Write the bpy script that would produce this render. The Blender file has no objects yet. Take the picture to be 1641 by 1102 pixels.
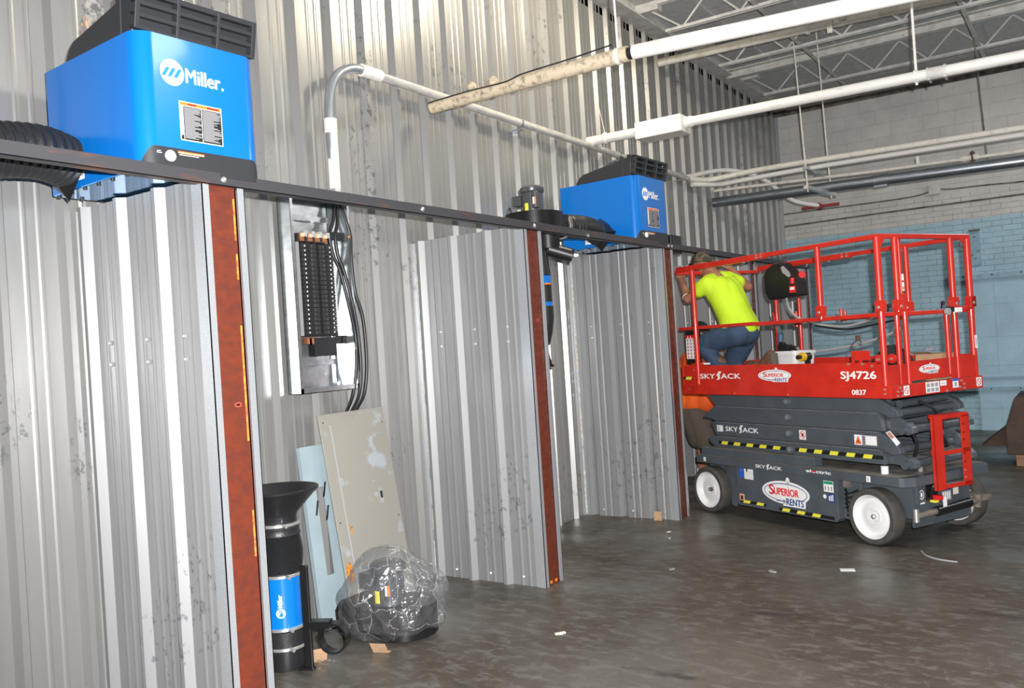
import bpy, math, random
from mathutils import Vector, Matrix, Euler, noise
random.seed(7)
S = bpy.context.scene
C = S.collection
PI = math.pi
# ------------------------------------------------------------------ camera
cam = bpy.data.objects.new('camera', bpy.data.cameras.new('camera')); C.objects.link(cam)
cam.data.sensor_width = 36; cam.data.lens = 30.514; cam.data.clip_start = .05
CAM = Vector((4.0027, -.5124, 1.5796))
cam.location = CAM; cam.rotation_euler = (1.5747, .0648, .593)
S.camera = cam
# ------------------------------------------------------------------ world, exposure
w = bpy.data.worlds.new('world'); S.world = w; w.use_nodes = True
w.node_tree.nodes['Background'].inputs[0].default_value = (.93, .96, 1, 1)
w.node_tree.nodes['Background'].inputs[1].default_value = .19
S.view_settings.view_transform = 'Standard'; S.view_settings.look = 'None'
S.view_settings.gamma = 1; S.view_settings.exposure = 0.0
S.view_settings.use_curve_mapping = False
# ------------------------------------------------------------------ lights
def area(name, loc, target, size, power, col=(1, 1, 1), spread=None, sy=None):
    l = bpy.data.lights.new(name, 'AREA'); l.energy = power; l.color = col; l.size = size
    if sy: l.shape = 'RECTANGLE'; l.size_y = sy
    if spread: l.spread = spread
    o = bpy.data.objects.new(name, l); C.objects.link(o); o.location = loc
    o.rotation_euler = (Vector(target) - Vector(loc)).to_track_quat('-Z', 'Y').to_euler()
    return o
Rm = cam.rotation_euler.to_matrix()
fwd = Rm @ Vector((0, 0, -1)); rgt = Rm @ Vector((1, 0, 0)); upv = Rm @ Vector((0, 1, 0))
# the camera's own flash, up and to the right of the lens
fl = bpy.data.lights.new('camera_flash', 'SPOT'); fl.energy = 2080; fl.color = (1, .98, .96)
fl.spot_size = math.radians(116); fl.spot_blend = .7; fl.shadow_soft_size = .02
flo = bpy.data.objects.new('camera_flash', fl); C.objects.link(flo)
flo.location = CAM + rgt * .09 + upv * .12 + fwd * .03
flo.rotation_euler = (fwd + rgt * .13 + upv * .04).to_track_quat('-Z', 'Y').to_euler()
# warm high-bay lamps under the roof
area('high_bay_light', (1.5, 5.6, 5.05), (.0, 5.6, 4.2), .5, 105, (1, .88, .66))
area('high_bay_light', (6.5, 4.0, 5.0), (6.0, 4.5, 0), 1.2, 100, (1, .98, .95))
area('high_bay_light', (7.0, 10.0, 4.9), (5.5, 11, 0), 1.2, 135, (1, .98, .96))
# ------------------------------------------------------------------ materials
MATS = {}
def nm(nt, t, **kw):
    n = nt.nodes.new(t)
    for k, v in kw.items():
        if k in n.inputs.keys(): n.inputs[k].default_value = v
        else: setattr(n, k, v)
    return n
def mat(name, col, rough=.5, metal=0, col2=None, scale=6, stretch=(1, 1, 1), lo=.4, hi=.65, bump=0, bscale=40,
        bstretch=(1, 1, 1), coat=0, spec=.5, rvar=0, alpha=1, detail=6, coords='Object'):
    if name in MATS: return MATS[name]
    m = bpy.data.materials.new(name); m.use_nodes = True; nt = m.node_tree
    b = nt.nodes['Principled BSDF']
    b.inputs['Base Color'].default_value = (*col, 1); b.inputs['Roughness'].default_value = rough
    b.inputs['Metallic'].default_value = metal; b.inputs['Coat Weight'].default_value = coat
    b.inputs['Specular IOR Level'].default_value = spec; b.inputs['Coat Roughness'].default_value = .08
    tc = nm(nt, 'ShaderNodeTexCoord')
    if col2 or rvar:
        mp = nm(nt, 'ShaderNodeMapping'); mp.inputs['Scale'].default_value = stretch
        nt.links.new(tc.outputs[coords], mp.inputs[0])
        nz = nm(nt, 'ShaderNodeTexNoise', Scale=scale, Detail=detail, Roughness=.6)
        nt.links.new(mp.outputs[0], nz.inputs['Vector'])
        rp = nm(nt, 'ShaderNodeMapRange'); rp.inputs['From Min'].default_value = lo; rp.inputs['From Max'].default_value = hi
        nt.links.new(nz.outputs['Fac'], rp.inputs[0])
        if col2:
            mx = nm(nt, 'ShaderNodeMix', data_type='RGBA')
            mx.inputs['A'].default_value = (*col, 1); mx.inputs['B'].default_value = (*col2, 1)
            mx.inputs[6].default_value = (*col, 1); mx.inputs[7].default_value = (*col2, 1)
            nt.links.new(rp.outputs[0], mx.inputs[0]); nt.links.new(mx.outputs[2], b.inputs['Base Color'])
        if rvar:
            r2 = nm(nt, 'ShaderNodeMapRange'); r2.inputs['To Min'].default_value = rough - rvar; r2.inputs['To Max'].default_value = rough + rvar
            nt.links.new(rp.outputs[0], r2.inputs[0]); nt.links.new(r2.outputs[0], b.inputs['Roughness'])
    if bump:
        mp2 = nm(nt, 'ShaderNodeMapping'); mp2.inputs['Scale'].default_value = bstretch
        nt.links.new(tc.outputs[coords], mp2.inputs[0])
        n2 = nm(nt, 'ShaderNodeTexNoise', Scale=bscale, Detail=4)
        nt.links.new(mp2.outputs[0], n2.inputs['Vector'])
        bp = nm(nt, 'ShaderNodeBump', Strength=bump); bp.inputs['Distance'].default_value = .01
        nt.links.new(n2.outputs['Fac'], bp.inputs['Height']); nt.links.new(bp.outputs[0], b.inputs['Normal'])
    MATS[name] = m; return m
def galv(name, base, dark, metal=.55, rough=.42, spots=True, patch=.56):
    """galvalume sheet: long faint streaks, small dark scrapes, dents"""
    m = mat(name, base, rough, metal, tuple(c * .86 for c in base), 3, (3, 3, .35), .35, .7, rvar=.05)
    nt = m.node_tree; b = nt.nodes['Principled BSDF']
    if spots:
        tc = nm(nt, 'ShaderNodeTexCoord')
        mp = nm(nt, 'ShaderNodeMapping'); mp.inputs['Scale'].default_value = (1, 1, .7); nt.links.new(tc.outputs['Object'], mp.inputs[0])
        n1 = nm(nt, 'ShaderNodeTexNoise', Scale=1.7, Detail=2); nt.links.new(mp.outputs[0], n1.inputs['Vector'])
        n2 = nm(nt, 'ShaderNodeTexNoise', Scale=22, Detail=6, Roughness=.75); nt.links.new(mp.outputs[0], n2.inputs['Vector'])
        mr1 = nm(nt, 'ShaderNodeMapRange'); mr1.inputs[1].default_value = patch; mr1.inputs[2].default_value = patch + .06; nt.links.new(n1.outputs['Fac'], mr1.inputs[0])
        mr2 = nm(nt, 'ShaderNodeMapRange'); mr2.inputs[1].default_value = .55; mr2.inputs[2].default_value = .60; nt.links.new(n2.outputs['Fac'], mr2.inputs[0])
        mu = nm(nt, 'ShaderNodeMath', operation='MULTIPLY'); nt.links.new(mr1.outputs[0], mu.inputs[0]); nt.links.new(mr2.outputs[0], mu.inputs[1])
        mu2 = nm(nt, 'ShaderNodeMath', operation='MULTIPLY'); mu2.inputs[1].default_value = .75; nt.links.new(mu.outputs[0], mu2.inputs[0])
        old = b.inputs['Base Color'].links[0].from_socket
        mx = nm(nt, 'ShaderNodeMix', data_type='RGBA'); nt.links.new(mu2.outputs[0], mx.inputs[0]); nt.links.new(old, mx.inputs[6])
        mx.inputs[7].default_value = (*dark, 1); nt.links.new(mx.outputs[2], b.inputs['Base Color'])
    return m
M_wall = galv('galvalume_wall_sheet', (.345, .345, .34), (.09, .10, .11), .50, .36)
M_part = galv('galvalume_partition_sheet', (.345, .35, .36), (.12, .13, .15), .42, .42)
M_part3 = galv('scraped_partition_sheet', (.37, .375, .385), (.13, .145, .17), .42, .42, patch=.50)
M_trimg = mat('galvanized_flashing', (.55, .575, .60), .38, .55, (.45, .48, .52), 160, lo=.4, hi=.6)
M_caulk = mat('old_caulk', (.62, .55, .42), .8, 0, (.85, .83, .78), 30)
M_rust = mat('red_oxide_primer_steel', (.16, .030, .012), .55, .0, (.10, .018, .009), 9, (1, 2, 3), .35, .65, rvar=.1)
M_angle = mat('mill_scale_steel', (.085, .085, .095), .5, .55, (.24, .10, .06), 7, (1, .6, 4), .56, .74)
M_bolt = mat('zinc_bolt', (.8, .8, .78), .3, .8)
M_white = mat('white_pipe_paint', (.80, .79, .75), .4, 0, (.62, .58, .50), 8, (1, 3, 3), .55, .8, spec=.5)
M_cream = mat('cream_pipe_paint', (.80, .77, .69), .45, 0, (.60, .53, .42), 12, lo=.5, hi=.75)
M_insul = mat('dirty_pipe_lagging', (.62, .52, .38), .8, 0, (.22, .17, .13), 26, (1, 1, 1), .50, .70, bump=.3, bscale=60)
M_galvpipe = mat('galvanized_pipe', (.38, .42, .46), .33, .85, (.28, .31, .35), 12, (.5, 3, 3))
M_steelpaint = mat('white_joist_paint', (.66, .65, .62), .55, 0, (.50, .49, .47), 9)
M_deck = mat('roof_deck_paint', (.62, .62, .61), .8, 0, (.48, .48, .49), 14, lo=.35, hi=.7, bump=.3, bscale=90)
M_conduit = mat('steel_conduit', (.42, .46, .50), .35, .75, (.62, .62, .6), 18, (1, 1, .3), .5, .75)
M_black = mat('black_plastic', (.014, .014, .016), .38)
M_blackmat = mat('dark_grey_moulding', (.026, .028, .033), .5, bump=.1, bscale=300)
M_blackm = mat('black_painted_steel', (.010, .010, .011), .3, .1)
M_rub = mat('black_hose_rubber', (.017, .018, .02), .42, bump=.2, bscale=60)
M_blue = mat('blue_enamel', (.002, .155, .56), .25, 0, coat=.35)
M_white2 = mat('white_ink', (.88, .88, .88), .45)
M_red = mat('red_lift_enamel', (.62, .028, .014), .36, 0, (.50, .02, .012), 6, coat=.25)
M_lgrey = mat('slate_grey_lift_paint', (.082, .098, .115), .42, 0, (.066, .078, .092), 6, lo=.4, hi=.7, coat=.1)
M_dust = mat('dusty_grey_lift_paint', (.22, .20, .18), .8, 0, (.085, .09, .10), 7, lo=.45, hi=.7)
M_tire = mat('tyre_rubber', (.075, .070, .062), .75, 0, (.05, .048, .045), 12)
M_rim = mat('white_wheel_paint', (.78, .78, .79), .35, 0, (.66, .66, .66), 6, lo=.5, hi=.9)
M_yel = mat('yellow_ink', (.85, .78, .06), .45)
M_blk = mat('black_ink', (.012, .012, .012), .5)
M_redink = mat('red_ink', (.70, .015, .02), .45)
M_navy = mat('navy_ink', (.01, .05, .24), .45)
M_bluink = mat('blue_ink', (.02, .12, .62), .45)
M_orgink = mat('orange_ink', (.85, .20, .02), .45)
M_grnink = mat('green_ink', (.01, .30, .14), .45)
M_greyink = mat('grey_ink', (.35, .35, .37), .5)
M_logoblue = mat('logo_blue', (.004, .20, .82), .3)
# ------------------------------------------------------------------ mesh helpers
class MB:
    def __init__(s): s.v = []; s.f = []; s.m = []; s.mats = []
    def mi(s, m):
        if m not in s.mats: s.mats.append(m)
        return s.mats.index(m)
    def add(s, vs, fs, m, T=None):
        o = len(s.v); k = s.mi(m)
        for v in vs:
            v = Vector(v); s.v.append(T @ v if T else v)
        for f in fs: s.f.append([o + i for i in f]); s.m.append(k)
        return s
    def box(s, a, b, m, T=None, ch=0):
        x0, y0, z0 = a; x1, y1, z1 = b
        if x0 > x1: x0, x1 = x1, x0
        if y0 > y1: y0, y1 = y1, y0
        if z0 > z1: z0, z1 = z1, z0
        vs = [(x0, y0, z0), (x1, y0, z0), (x1, y1, z0), (x0, y1, z0), (x0, y0, z1), (x1, y0, z1), (x1, y1, z1), (x0, y1, z1)]
        return s.add(vs, [(0, 3, 2, 1), (4, 5, 6, 7), (0, 1, 5, 4), (1, 2, 6, 5), (2, 3, 7, 6), (3, 0, 4, 7)], m, T)
    def prism(s, pts, d0, d1, m, axis='z', T=None):
        """pts: CCW polygon in the plane normal to axis, extruded d0..d1.  axis y: pts=(x,z); axis x: pts=(y,z)"""
        if d0 > d1: d0, d1 = d1, d0
        def P(p, d): return (p[0], p[1], d) if axis == 'z' else ((p[0], d, p[1]) if axis == 'y' else (d, p[0], p[1]))
        n = len(pts); A = sum(pts[i][0] * pts[(i + 1) % n][1] - pts[(i + 1) % n][0] * pts[i][1] for i in range(n))
        if A < 0: pts = pts[::-1]
        vs = [P(p, d0) for p in pts] + [P(p, d1) for p in pts]
        fs = [list(range(n))[::-1], list(range(n, 2 * n))] + [(i, (i + 1) % n, n + (i + 1) % n, n + i) for i in range(n)]
        if axis == 'y': fs = [list(f)[::-1] for f in fs]
        return s.add(vs, fs, m, T)
    def tube(s, path, r, m, n=12, T=None, cap=True):
        path = [Vector(p) for p in path]; N = len(path)
        rs = r if isinstance(r, (list, tuple)) else [r] * N
        t0 = (path[1] - path[0]).normalized()
        up = Vector((0, 0, 1)) if abs(t0.z) < .9 else Vector((1, 0, 0))
        u = t0.cross(up).normalized(); vs = []
        for i, p in enumerate(path):
            t = ((path[min(i + 1, N - 1)] - p).normalized() if i < N - 1 else Vector()) + ((p - path[max(i - 1, 0)]).normalized() if i > 0 else Vector())
            t = t.normalized() if t.length > 1e-6 else t0
            u = (u - t * u.dot(t)).normalized(); w_ = t.cross(u)
            for k in range(n):
                a = 2 * PI * k / n; vs.append(p + (u * math.cos(a) + w_ * math.sin(a)) * rs[i])
        fs = []
        for i in range(N - 1):
            for k in range(n):
                fs.append((i * n + k, i * n + (k + 1) % n, (i + 1) * n + (k + 1) % n, (i + 1) * n + k))
        if cap: fs.append(list(range(n))[::-1]); fs.append([(N - 1) * n + k for k in range(n)])
        return s.add(vs, fs, m, T)
    def cyl(s, a, b, r, m, n=16, r2=None, T=None): return s.tube([a, b], [r, r if r2 is None else r2], m, n, T)
    def lathe(s, prof, m, n=24, o=(0, 0, 0), axis='z', T=None, caps=True):
        """prof: list of (r, h) from bottom to top"""
        vs = []; o = Vector(o)
        for r, h in prof:
            for k in range(n):
                a = 2 * PI * k / n; c, q = r * math.cos(a), r * math.sin(a)
                vs.append(o + Vector({'z': (c, q, h), 'y': (q, h, c), 'x': (h, c, q)}[axis]))
        fs = []
        for i in range(len(prof) - 1):
            for k in range(n):
                fs.append((i * n + k, i * n + (k + 1) % n, (i + 1) * n + (k + 1) % n, (i + 1) * n + k))
        if caps: fs.append(list(range(n))[::-1]); fs.append([(len(prof) - 1) * n + k for k in range(n)])
        return s.add(vs, fs, m, T)
    def ell(s, c, r, m, n=16, h=10, T=None, R=None):
        vs = []; fs = []; c = Vector(c); r = (r, r, r) if not isinstance(r, (tuple, list)) else r
        for i in range(1, h):
            ph = PI * i / h
            for k in range(n):
                a = 2 * PI * k / n
                v = Vector((r[0] * math.sin(ph) * math.cos(a), r[1] * math.sin(ph) * math.sin(a), -r[2] * math.cos(ph)))
                if R: v = R @ v
                vs.append(c + v)
        b = Vector((0, 0, -r[2])); t = Vector((0, 0, r[2]))
        if R: b = R @ b; t = R @ t
        vs += [c + b, c + t]
        for i in range(h - 2):
            for k in range(n): fs.append((i * n + k, i * n + (k + 1) % n, (i + 1) * n + (k + 1) % n, (i + 1) * n + k))
        for k in range(n):
            fs.append((len(vs) - 2, (k + 1) % n, k)); fs.append((len(vs) - 1, (h - 2) * n + k, (h - 2) * n + (k + 1) % n))
        return s.add(vs, fs, m, T)
    def build(s, name, parent=None, smooth=False, bevel=0, label=None):
        me = bpy.data.meshes.new(name); me.from_pydata([tuple(v) for v in s.v], [], s.f)
        for m in s.mats: me.materials.append(m)
        me.polygons.foreach_set('material_index', s.m)
        if smooth:
            me.polygons.foreach_set('use_smooth', [True] * len(me.polygons)); me.set_sharp_from_angle(angle=math.radians(38))
        me.update()
        o = bpy.data.objects.new(name, me); C.objects.link(o)
        if parent: o.parent = parent
        if bevel:
            b = o.modifiers.new('bevel', 'BEVEL'); b.width = bevel; b.segments = 2; b.limit_method = 'ANGLE'; b.angle_limit = math.radians(40)
        if label: o['label'] = label
        return o
def build_each(mb, name, parent=None, smooth=False, bevel=0):
    """every separate piece of mb becomes an object of its own"""
    par = list(range(len(mb.v)))
    def find(i):
        while par[i] != i: par[i] = par[par[i]]; i = par[i]
        return i
    for f in mb.f:
        a = find(f[0])
        for i in f[1:]: par[find(i)] = a
    G = {}
    for fi, f in enumerate(mb.f): G.setdefault(find(f[0]), []).append(fi)
    out = []
    for fs in G.values():
        q = MB(); ids = sorted({i for fi in fs for i in mb.f[fi]}); r = {i: k for k, i in enumerate(ids)}
        q.v = [mb.v[i] for i in ids]; q.f = [[r[i] for i in mb.f[fi]] for fi in fs]; q.mats = list(mb.mats); q.m = [mb.m[fi] for fi in fs]
        out.append(q.build(name, parent, smooth, bevel))
    return out
def empty(name, loc, label, cat, rz=0, group=None):
    o = bpy.data.objects.new(name, None); C.objects.link(o); o.location = loc; o.rotation_euler = (0, 0, rz)
    o.empty_display_size = .1
    return tag(o, label, cat, group)
def tag(o, label, cat, group=None, kind=None):
    if label: o['label'] = label
    if cat: o['category'] = cat
    if group: o['group'] = group
    if kind: o['kind'] = kind
    return o
def struct(o): o['kind'] = 'structure'; return o
def rrect(x0, y0, x1, y1, r, n=5):
    P = []
    for cx, cy, a0 in ((x1 - r, y1 - r, 0), (x0 + r, y1 - r, 90), (x0 + r, y0 + r, 180), (x1 - r, y0 + r, 270)):
        for k in range(n + 1):
            a = math.radians(a0 + 90 * k / n); P.append((cx + r * math.cos(a), cy + r * math.sin(a)))
    return P
def ellipse(cx, cy, rx, ry, n=40): return [(cx + rx * math.cos(2 * PI * k / n), cy + ry * math.sin(2 * PI * k / n)) for k in range(n)]
def smoothpath(pts, k=8):
    pts = [Vector(p) for p in pts]; out = []
    for i in range(len(pts) - 1):
        p0 = pts[max(i - 1, 0)]; p1 = pts[i]; p2 = pts[i + 1]; p3 = pts[min(i + 2, len(pts) - 1)]
        for j in range(k):
            t = j / k
            out.append(.5 * ((2 * p1) + (p2 - p0) * t + (2 * p0 - 5 * p1 + 4 * p2 - p3) * t * t + (3 * p1 - p0 - 3 * p2 + p3) * t ** 3))
    out.append(pts[-1]); return out
TXT = {}
def textgeo(s, bold=0.0):
    key = (s, bold)
    if key not in TXT:
        cu = bpy.data.curves.new('t', 'FONT'); cu.body = s; cu.size = 1; cu.offset = bold; cu.fill_mode = 'FRONT'; cu.resolution_u = 3
        o = bpy.data.objects.new('t', cu); C.objects.link(o); bpy.context.view_layer.update()
        me = o.to_mesh(); vs = [v.co.copy() for v in me.vertices]; fs = [list(p.vertices) for p in me.polygons]
        o.to_mesh_clear(); bpy.data.objects.remove(o); bpy.data.curves.remove(cu)
        x0 = min(v.x for v in vs); x1 = max(v.x for v in vs); y0 = min(v.y for v in vs); y1 = max(v.y for v in vs)
        TXT[key] = ([((v.x - x0) / (x1 - x0), (v.y - y0) / (y1 - y0)) for v in vs], fs)
    return TXT[key]
class Decal:
    """flat printed marks on a surface: origin, right and up vectors, layered outwards by tenths of a millimetre"""
    def __init__(s, o, r, u):
        s.o = Vector(o); s.r = Vector(r).normalized(); s.u = Vector(u).normalized(); s.n = s.r.cross(s.u); s.mb = MB()
    def P(s, x, y, l): return s.o + s.r * x + s.u * y + s.n * (.0008 + .0006 * l)
    def poly(s, pts, m, l=0):
        n = len(pts); A = sum(pts[i][0] * pts[(i + 1) % n][1] - pts[(i + 1) % n][0] * pts[i][1] for i in range(n))
        if A < 0: pts = pts[::-1]
        vs = [s.P(x, y, l) for x, y in pts] + [s.P(x, y, l - 1.2) for x, y in pts]
        s.mb.add(vs, [list(range(n))] + [(i, i + n, (i + 1) % n + n, (i + 1) % n) for i in range(n)], m); return s
    def rect(s, x0, y0, x1, y1, m, l=0): return s.poly([(x0, y0), (x1, y0), (x1, y1), (x0, y1)], m, l)
    def ring(s, cx, cy, rx, ry, w, m, l=0, n=40):
        vs = []; 
        for k in range(n):
            a = 2 * PI * k / n; vs.append(s.P(cx + rx * math.cos(a), cy + ry * math.sin(a), l)); vs.append(s.P(cx + (rx - w) * math.cos(a), cy + (ry - w) * math.sin(a), l))
        s.mb.add(vs, [(2 * k, (2 * k + 2) % (2 * n), (2 * k + 3) % (2 * n), 2 * k + 1) for k in range(n)], m); return s
    def text(s, t, x0, y0, x1, y1, m, l=1, bold=.02, slant=0):
        vs, fs = textgeo(t, 0.0); d = bold * (y1 - y0) * 1.6
        for i, (dx, dy) in enumerate(((0, 0), (d, 0), (-d, 0), (0, d * .5), (0, -d * .5))):
            s.mb.add([s.P(x0 + dx + (x1 - x0) * x, y0 + dy + (y1 - y0) * y, l + .05 * i) for x, y in vs], fs, m)
        return s
    def build(s, name, parent, label=None): return s.mb.build(name, parent, label=label)
# ================================================================== SETTING
def corrugated(length, z0, z1, per, first, side, top, dep, minor=True, rev=False, m=None, x0=0.0, s0=0.0, z1b=None):
    """ribbed sheet in the y-z plane bulging to +x, s runs along y; returns MB"""
    P = []
    sg = -1 if rev else 1
    def put(s_, d):
        if s0 <= s_ <= s0 + length: P.append((s_, d * sg))
    P.append((s0, 0))
    k = math.floor((s0 - first) / per) - 1
    while first + k * per < s0 + length + per:
        a = first + k * per
        put(a, 0); put(a + side, dep); put(a + side + top, dep); put(a + 2 * side + top, 0)
        if minor:
            fw = per - (2 * side + top); b = a + 2 * side + top
            for q in (.36, .66):
                c = b + fw * q
                put(c - .015, 0); put(c - .005, .0032); put(c + .005, .0032); put(c + .015, 0)
        k += 1
    P.append((s0 + length, 0))
    Q = [P[0]]
    for p in P[1:]:
        if p[0] > Q[-1][0] + 1e-5: Q.append(p)
    mb = MB(); n = len(Q)
    zt = lambda s_: z1 if z1b is None else z1 + (z1b - z1) * (s_ - s0) / length
    vs = [(x0 + d, s_, z0) for s_, d in Q] + [(x0 + d, s_, zt(s_)) for s_, d in Q]
    mb.add(vs, [(i, i + 1, n + i + 1, n + i) for i in range(n - 1)], m)
    # the sheet's own thickness, seen at its cut edges
    t = .0012 * sg
    vs = [(x0 + d - t, s_, z0) for s_, d in Q] + [(x0 + d - t, s_, zt(s_)) for s_, d in Q]
    mb.add(vs, [(i + 1, i, n + i, n + i + 1) for i in range(n - 1)], m)
    o = len(mb.v) - 4 * n
    for i in range(n - 1): mb.f.append([o + n + i, o + n + i + 1, o + 3 * n + i + 1, o + 3 * n + i]); mb.m.append(0)
    return mb
PER = .3048; Y0 = 2.9128
YB = 13.2
mb = corrugated(YB + 2.6, 0, 4.99, PER, Y0 - .012, .022, .03, .038, m=M_wall, s0=-2.6)
struct(mb.build('wall_left'))
o = MB().box((-.12, -2.6, 0), (-.04, YB + .3, 5.35), M_wall).build('wall_left_backing'); struct(o)
# floor
M_floor = mat('worn_concrete', (.110, .102, .088), .45, 0, (.068, .054, .042), 1.1, (1, 1, 1), .40, .62, bump=.06, bscale=120, rvar=.14, detail=9)
def grade_floor(m):
    nt = m.node_tree; b = nt.nodes['Principled BSDF']; tc = nm(nt, 'ShaderNodeTexCoord')
    def layer(scale, lo, hi, col, amt, stretch=(1, 1, 1), rot=0, rough=.65):
        mp = nm(nt, 'ShaderNodeMapping'); mp.inputs['Scale'].default_value = stretch; mp.inputs['Rotation'].default_value = (0, 0, rot)
        nt.links.new(tc.outputs['Object'], mp.inputs[0])
        n = nm(nt, 'ShaderNodeTexNoise', Scale=scale, Detail=8, Roughness=rough); nt.links.new(mp.outputs[0], n.inputs['Vector'])
        r = nm(nt, 'ShaderNodeMapRange'); r.inputs[1].default_value = lo; r.inputs[2].default_value = hi; r.inputs[4].default_value = amt
        nt.links.new(n.outputs['Fac'], r.inputs[0])
        old = b.inputs['Base Color'].links[0].from_socket
        x = nm(nt, 'ShaderNodeMix', data_type='RGBA'); nt.links.new(r.outputs[0], x.inputs[0]); nt.links.new(old, x.inputs[6]); x.inputs[7].default_value = (*col, 1)
        nt.links.new(x.outputs[2], b.inputs['Base Color'])
    layer(7.5, .50, .62, (.15, .145, .13), .75, (1, 2.2, 1), .5)
    layer(11, .58, .68, (.18, .18, .17), .42, (1.6, .6, 1), .9)
    layer(2.2, .60, .68, (.035, .030, .028), .8, (.7, 1.6, 1), -.6)
    layer(38, .66, .72, (.30, .27, .22), .6)
grade_floor(M_floor)
struct(MB().box((-.12, -4, -.12), (16, YB + .3, 0), M_floor).build('floor'))
# back wall: painted brick
def brickmat(name, low, high, zs, bumpy=.5, brick=True, mort=.5):
    m = bpy.data.materials.new(name); m.use_nodes = True; nt = m.node_tree; b = nt.nodes['Principled BSDF']
    b.inputs['Roughness'].default_value = .55
    tc = nm(nt, 'ShaderNodeTexCoord'); sp = nm(nt, 'ShaderNodeSeparateXYZ'); nt.links.new(tc.outputs['Object'], sp.inputs[0])
    cb = nm(nt, 'ShaderNodeCombineXYZ'); nt.links.new(sp.outputs['X'], cb.inputs['X']); nt.links.new(sp.outputs['Z'], cb.inputs['Y'])
    def br(wd, ht, ms):
        t = nm(nt, 'ShaderNodeTexBrick'); t.inputs['Scale'].default_value = 1; t.inputs['Brick Width'].default_value = wd; t.inputs['Row Height'].default_value = ht
        t.inputs['Mortar Size'].default_value = ms; t.inputs['Mortar Smooth'].default_value = .4; t.inputs['Color1'].default_value = (1, 1, 1, 1); t.inputs['Color2'].default_value = (.93, .93, .93, 1)
        t.inputs['Mortar'].default_value = (0, 0, 0, 1); nt.links.new(cb.outputs[0], t.inputs['Vector']); return t
    t1 = br(.24, .0762, .006); t2 = br(.42, .205, .004)
    gz = nm(nt, 'ShaderNodeMath', operation='GREATER_THAN'); gz.inputs[1].default_value = zs[1]; nt.links.new(sp.outputs['Z'], gz.inputs[0])
    mf = nm(nt, 'ShaderNodeMix', data_type='RGBA'); nt.links.new(gz.outputs[0], mf.inputs[0]); nt.links.new(t1.outputs['Color'], mf.inputs[6]); nt.links.new(t2.outputs['Color'], mf.inputs[7])
    n = nm(nt, 'ShaderNodeTexNoise', Scale=2.2, Detail=7, Roughness=.65); nt.links.new(tc.outputs['Object'], n.inputs['Vector'])
    nw = nm(nt, 'ShaderNodeMath', operation='MULTIPLY_ADD'); nw.inputs[1].default_value = .05; nw.inputs[2].default_value = -.025; nt.links.new(n.outputs['Fac'], nw.inputs[0])
    zz = nm(nt, 'ShaderNodeMath', operation='ADD'); nt.links.new(sp.outputs['Z'], zz.inputs[0]); nt.links.new(nw.outputs[0], zz.inputs[1])
    gp = nm(nt, 'ShaderNodeMath', operation='GREATER_THAN'); gp.inputs[1].default_value = zs[0]; nt.links.new(zz.outputs[0], gp.inputs[0])
    pm = nm(nt, 'ShaderNodeMix', data_type='RGBA'); pm.inputs[6].default_value = (*low, 1); pm.inputs[7].default_value = (*high, 1); nt.links.new(gp.outputs[0], pm.inputs[0])
    rr = nm(nt, 'ShaderNodeMapRange'); rr.inputs[1].default_value = .3; rr.inputs[2].default_value = .75; rr.inputs[3].default_value = 1.08; rr.inputs[4].default_value = .78; nt.links.new(n.outputs['Fac'], rr.inputs[0])
    sc = nm(nt, 'ShaderNodeVectorMath', operation='SCALE'); nt.links.new(pm.outputs[2], sc.inputs[0]); nt.links.new(rr.outputs[0], sc.inputs['Scale'])
    # worn specks
    n3 = nm(nt, 'ShaderNodeTexNoise', Scale=26, Detail=5, Roughness=.7); nt.links.new(tc.outputs['Object'], n3.inputs['Vector'])
    r3 = nm(nt, 'ShaderNodeMapRange'); r3.inputs[1].default_value = .64; r3.inputs[2].default_value = .72; r3.inputs[4].default_value = .55; nt.links.new(n3.outputs['Fac'], r3.inputs[0])
    m3 = nm(nt, 'ShaderNodeMix', data_type='RGBA'); nt.links.new(r3.outputs[0], m3.inputs[0]); nt.links.new(sc.outputs[0], m3.inputs[6]); m3.inputs[7].default_value = (.24, .20, .17, 1)
    n4 = nm(nt, 'ShaderNodeTexNoise', Scale=9, Detail=2); nt.links.new(tc.outputs['Object'], n4.inputs['Vector'])
    r4 = nm(nt, 'ShaderNodeMapRange'); r4.inputs[1].default_value = .38; r4.inputs[2].default_value = .62; r4.inputs[3].default_value = .35; r4.inputs[4].default_value = 1.; nt.links.new(n4.outputs['Fac'], r4.inputs[0])
    inv = nm(nt, 'ShaderNodeMath', operation='SUBTRACT'); inv.inputs[0].default_value = 1; nt.links.new(mf.outputs[2], inv.inputs[1])
    im = nm(nt, 'ShaderNodeMath', operation='MULTIPLY'); nt.links.new(inv.outputs[0], im.inputs[0]); nt.links.new(r4.outputs[0], im.inputs[1])
    im2 = nm(nt, 'ShaderNodeMath', operation='MULTIPLY'); nt.links.new(im.outputs[0], im2.inputs[0])
    mz = nm(nt, 'ShaderNodeMapRange'); mz.inputs[1].default_value = zs[1]; mz.inputs[2].default_value = zs[1] + .01; mz.inputs[3].default_value = mort; mz.inputs[4].default_value = .28; nt.links.new(sp.outputs['Z'], mz.inputs[0]); nt.links.new(mz.outputs[0], im2.inputs[1])
    m4 = nm(nt, 'ShaderNodeMix', data_type='RGBA'); nt.links.new(im2.outputs[0], m4.inputs[0]); nt.links.new(m3.outputs[2], m4.inputs[6]); m4.inputs[7].default_value = (.13, .14, .15, 1)
    nt.links.new((m4 if brick else m3).outputs[2], b.inputs['Base Color'])
    hs = nm(nt, 'ShaderNodeMath', operation='MULTIPLY_ADD'); hs.inputs[1].default_value = .5; nt.links.new(n3.outputs['Fac'], hs.inputs[0])
    if brick: nt.links.new(mf.outputs[2], hs.inputs[2])
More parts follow.
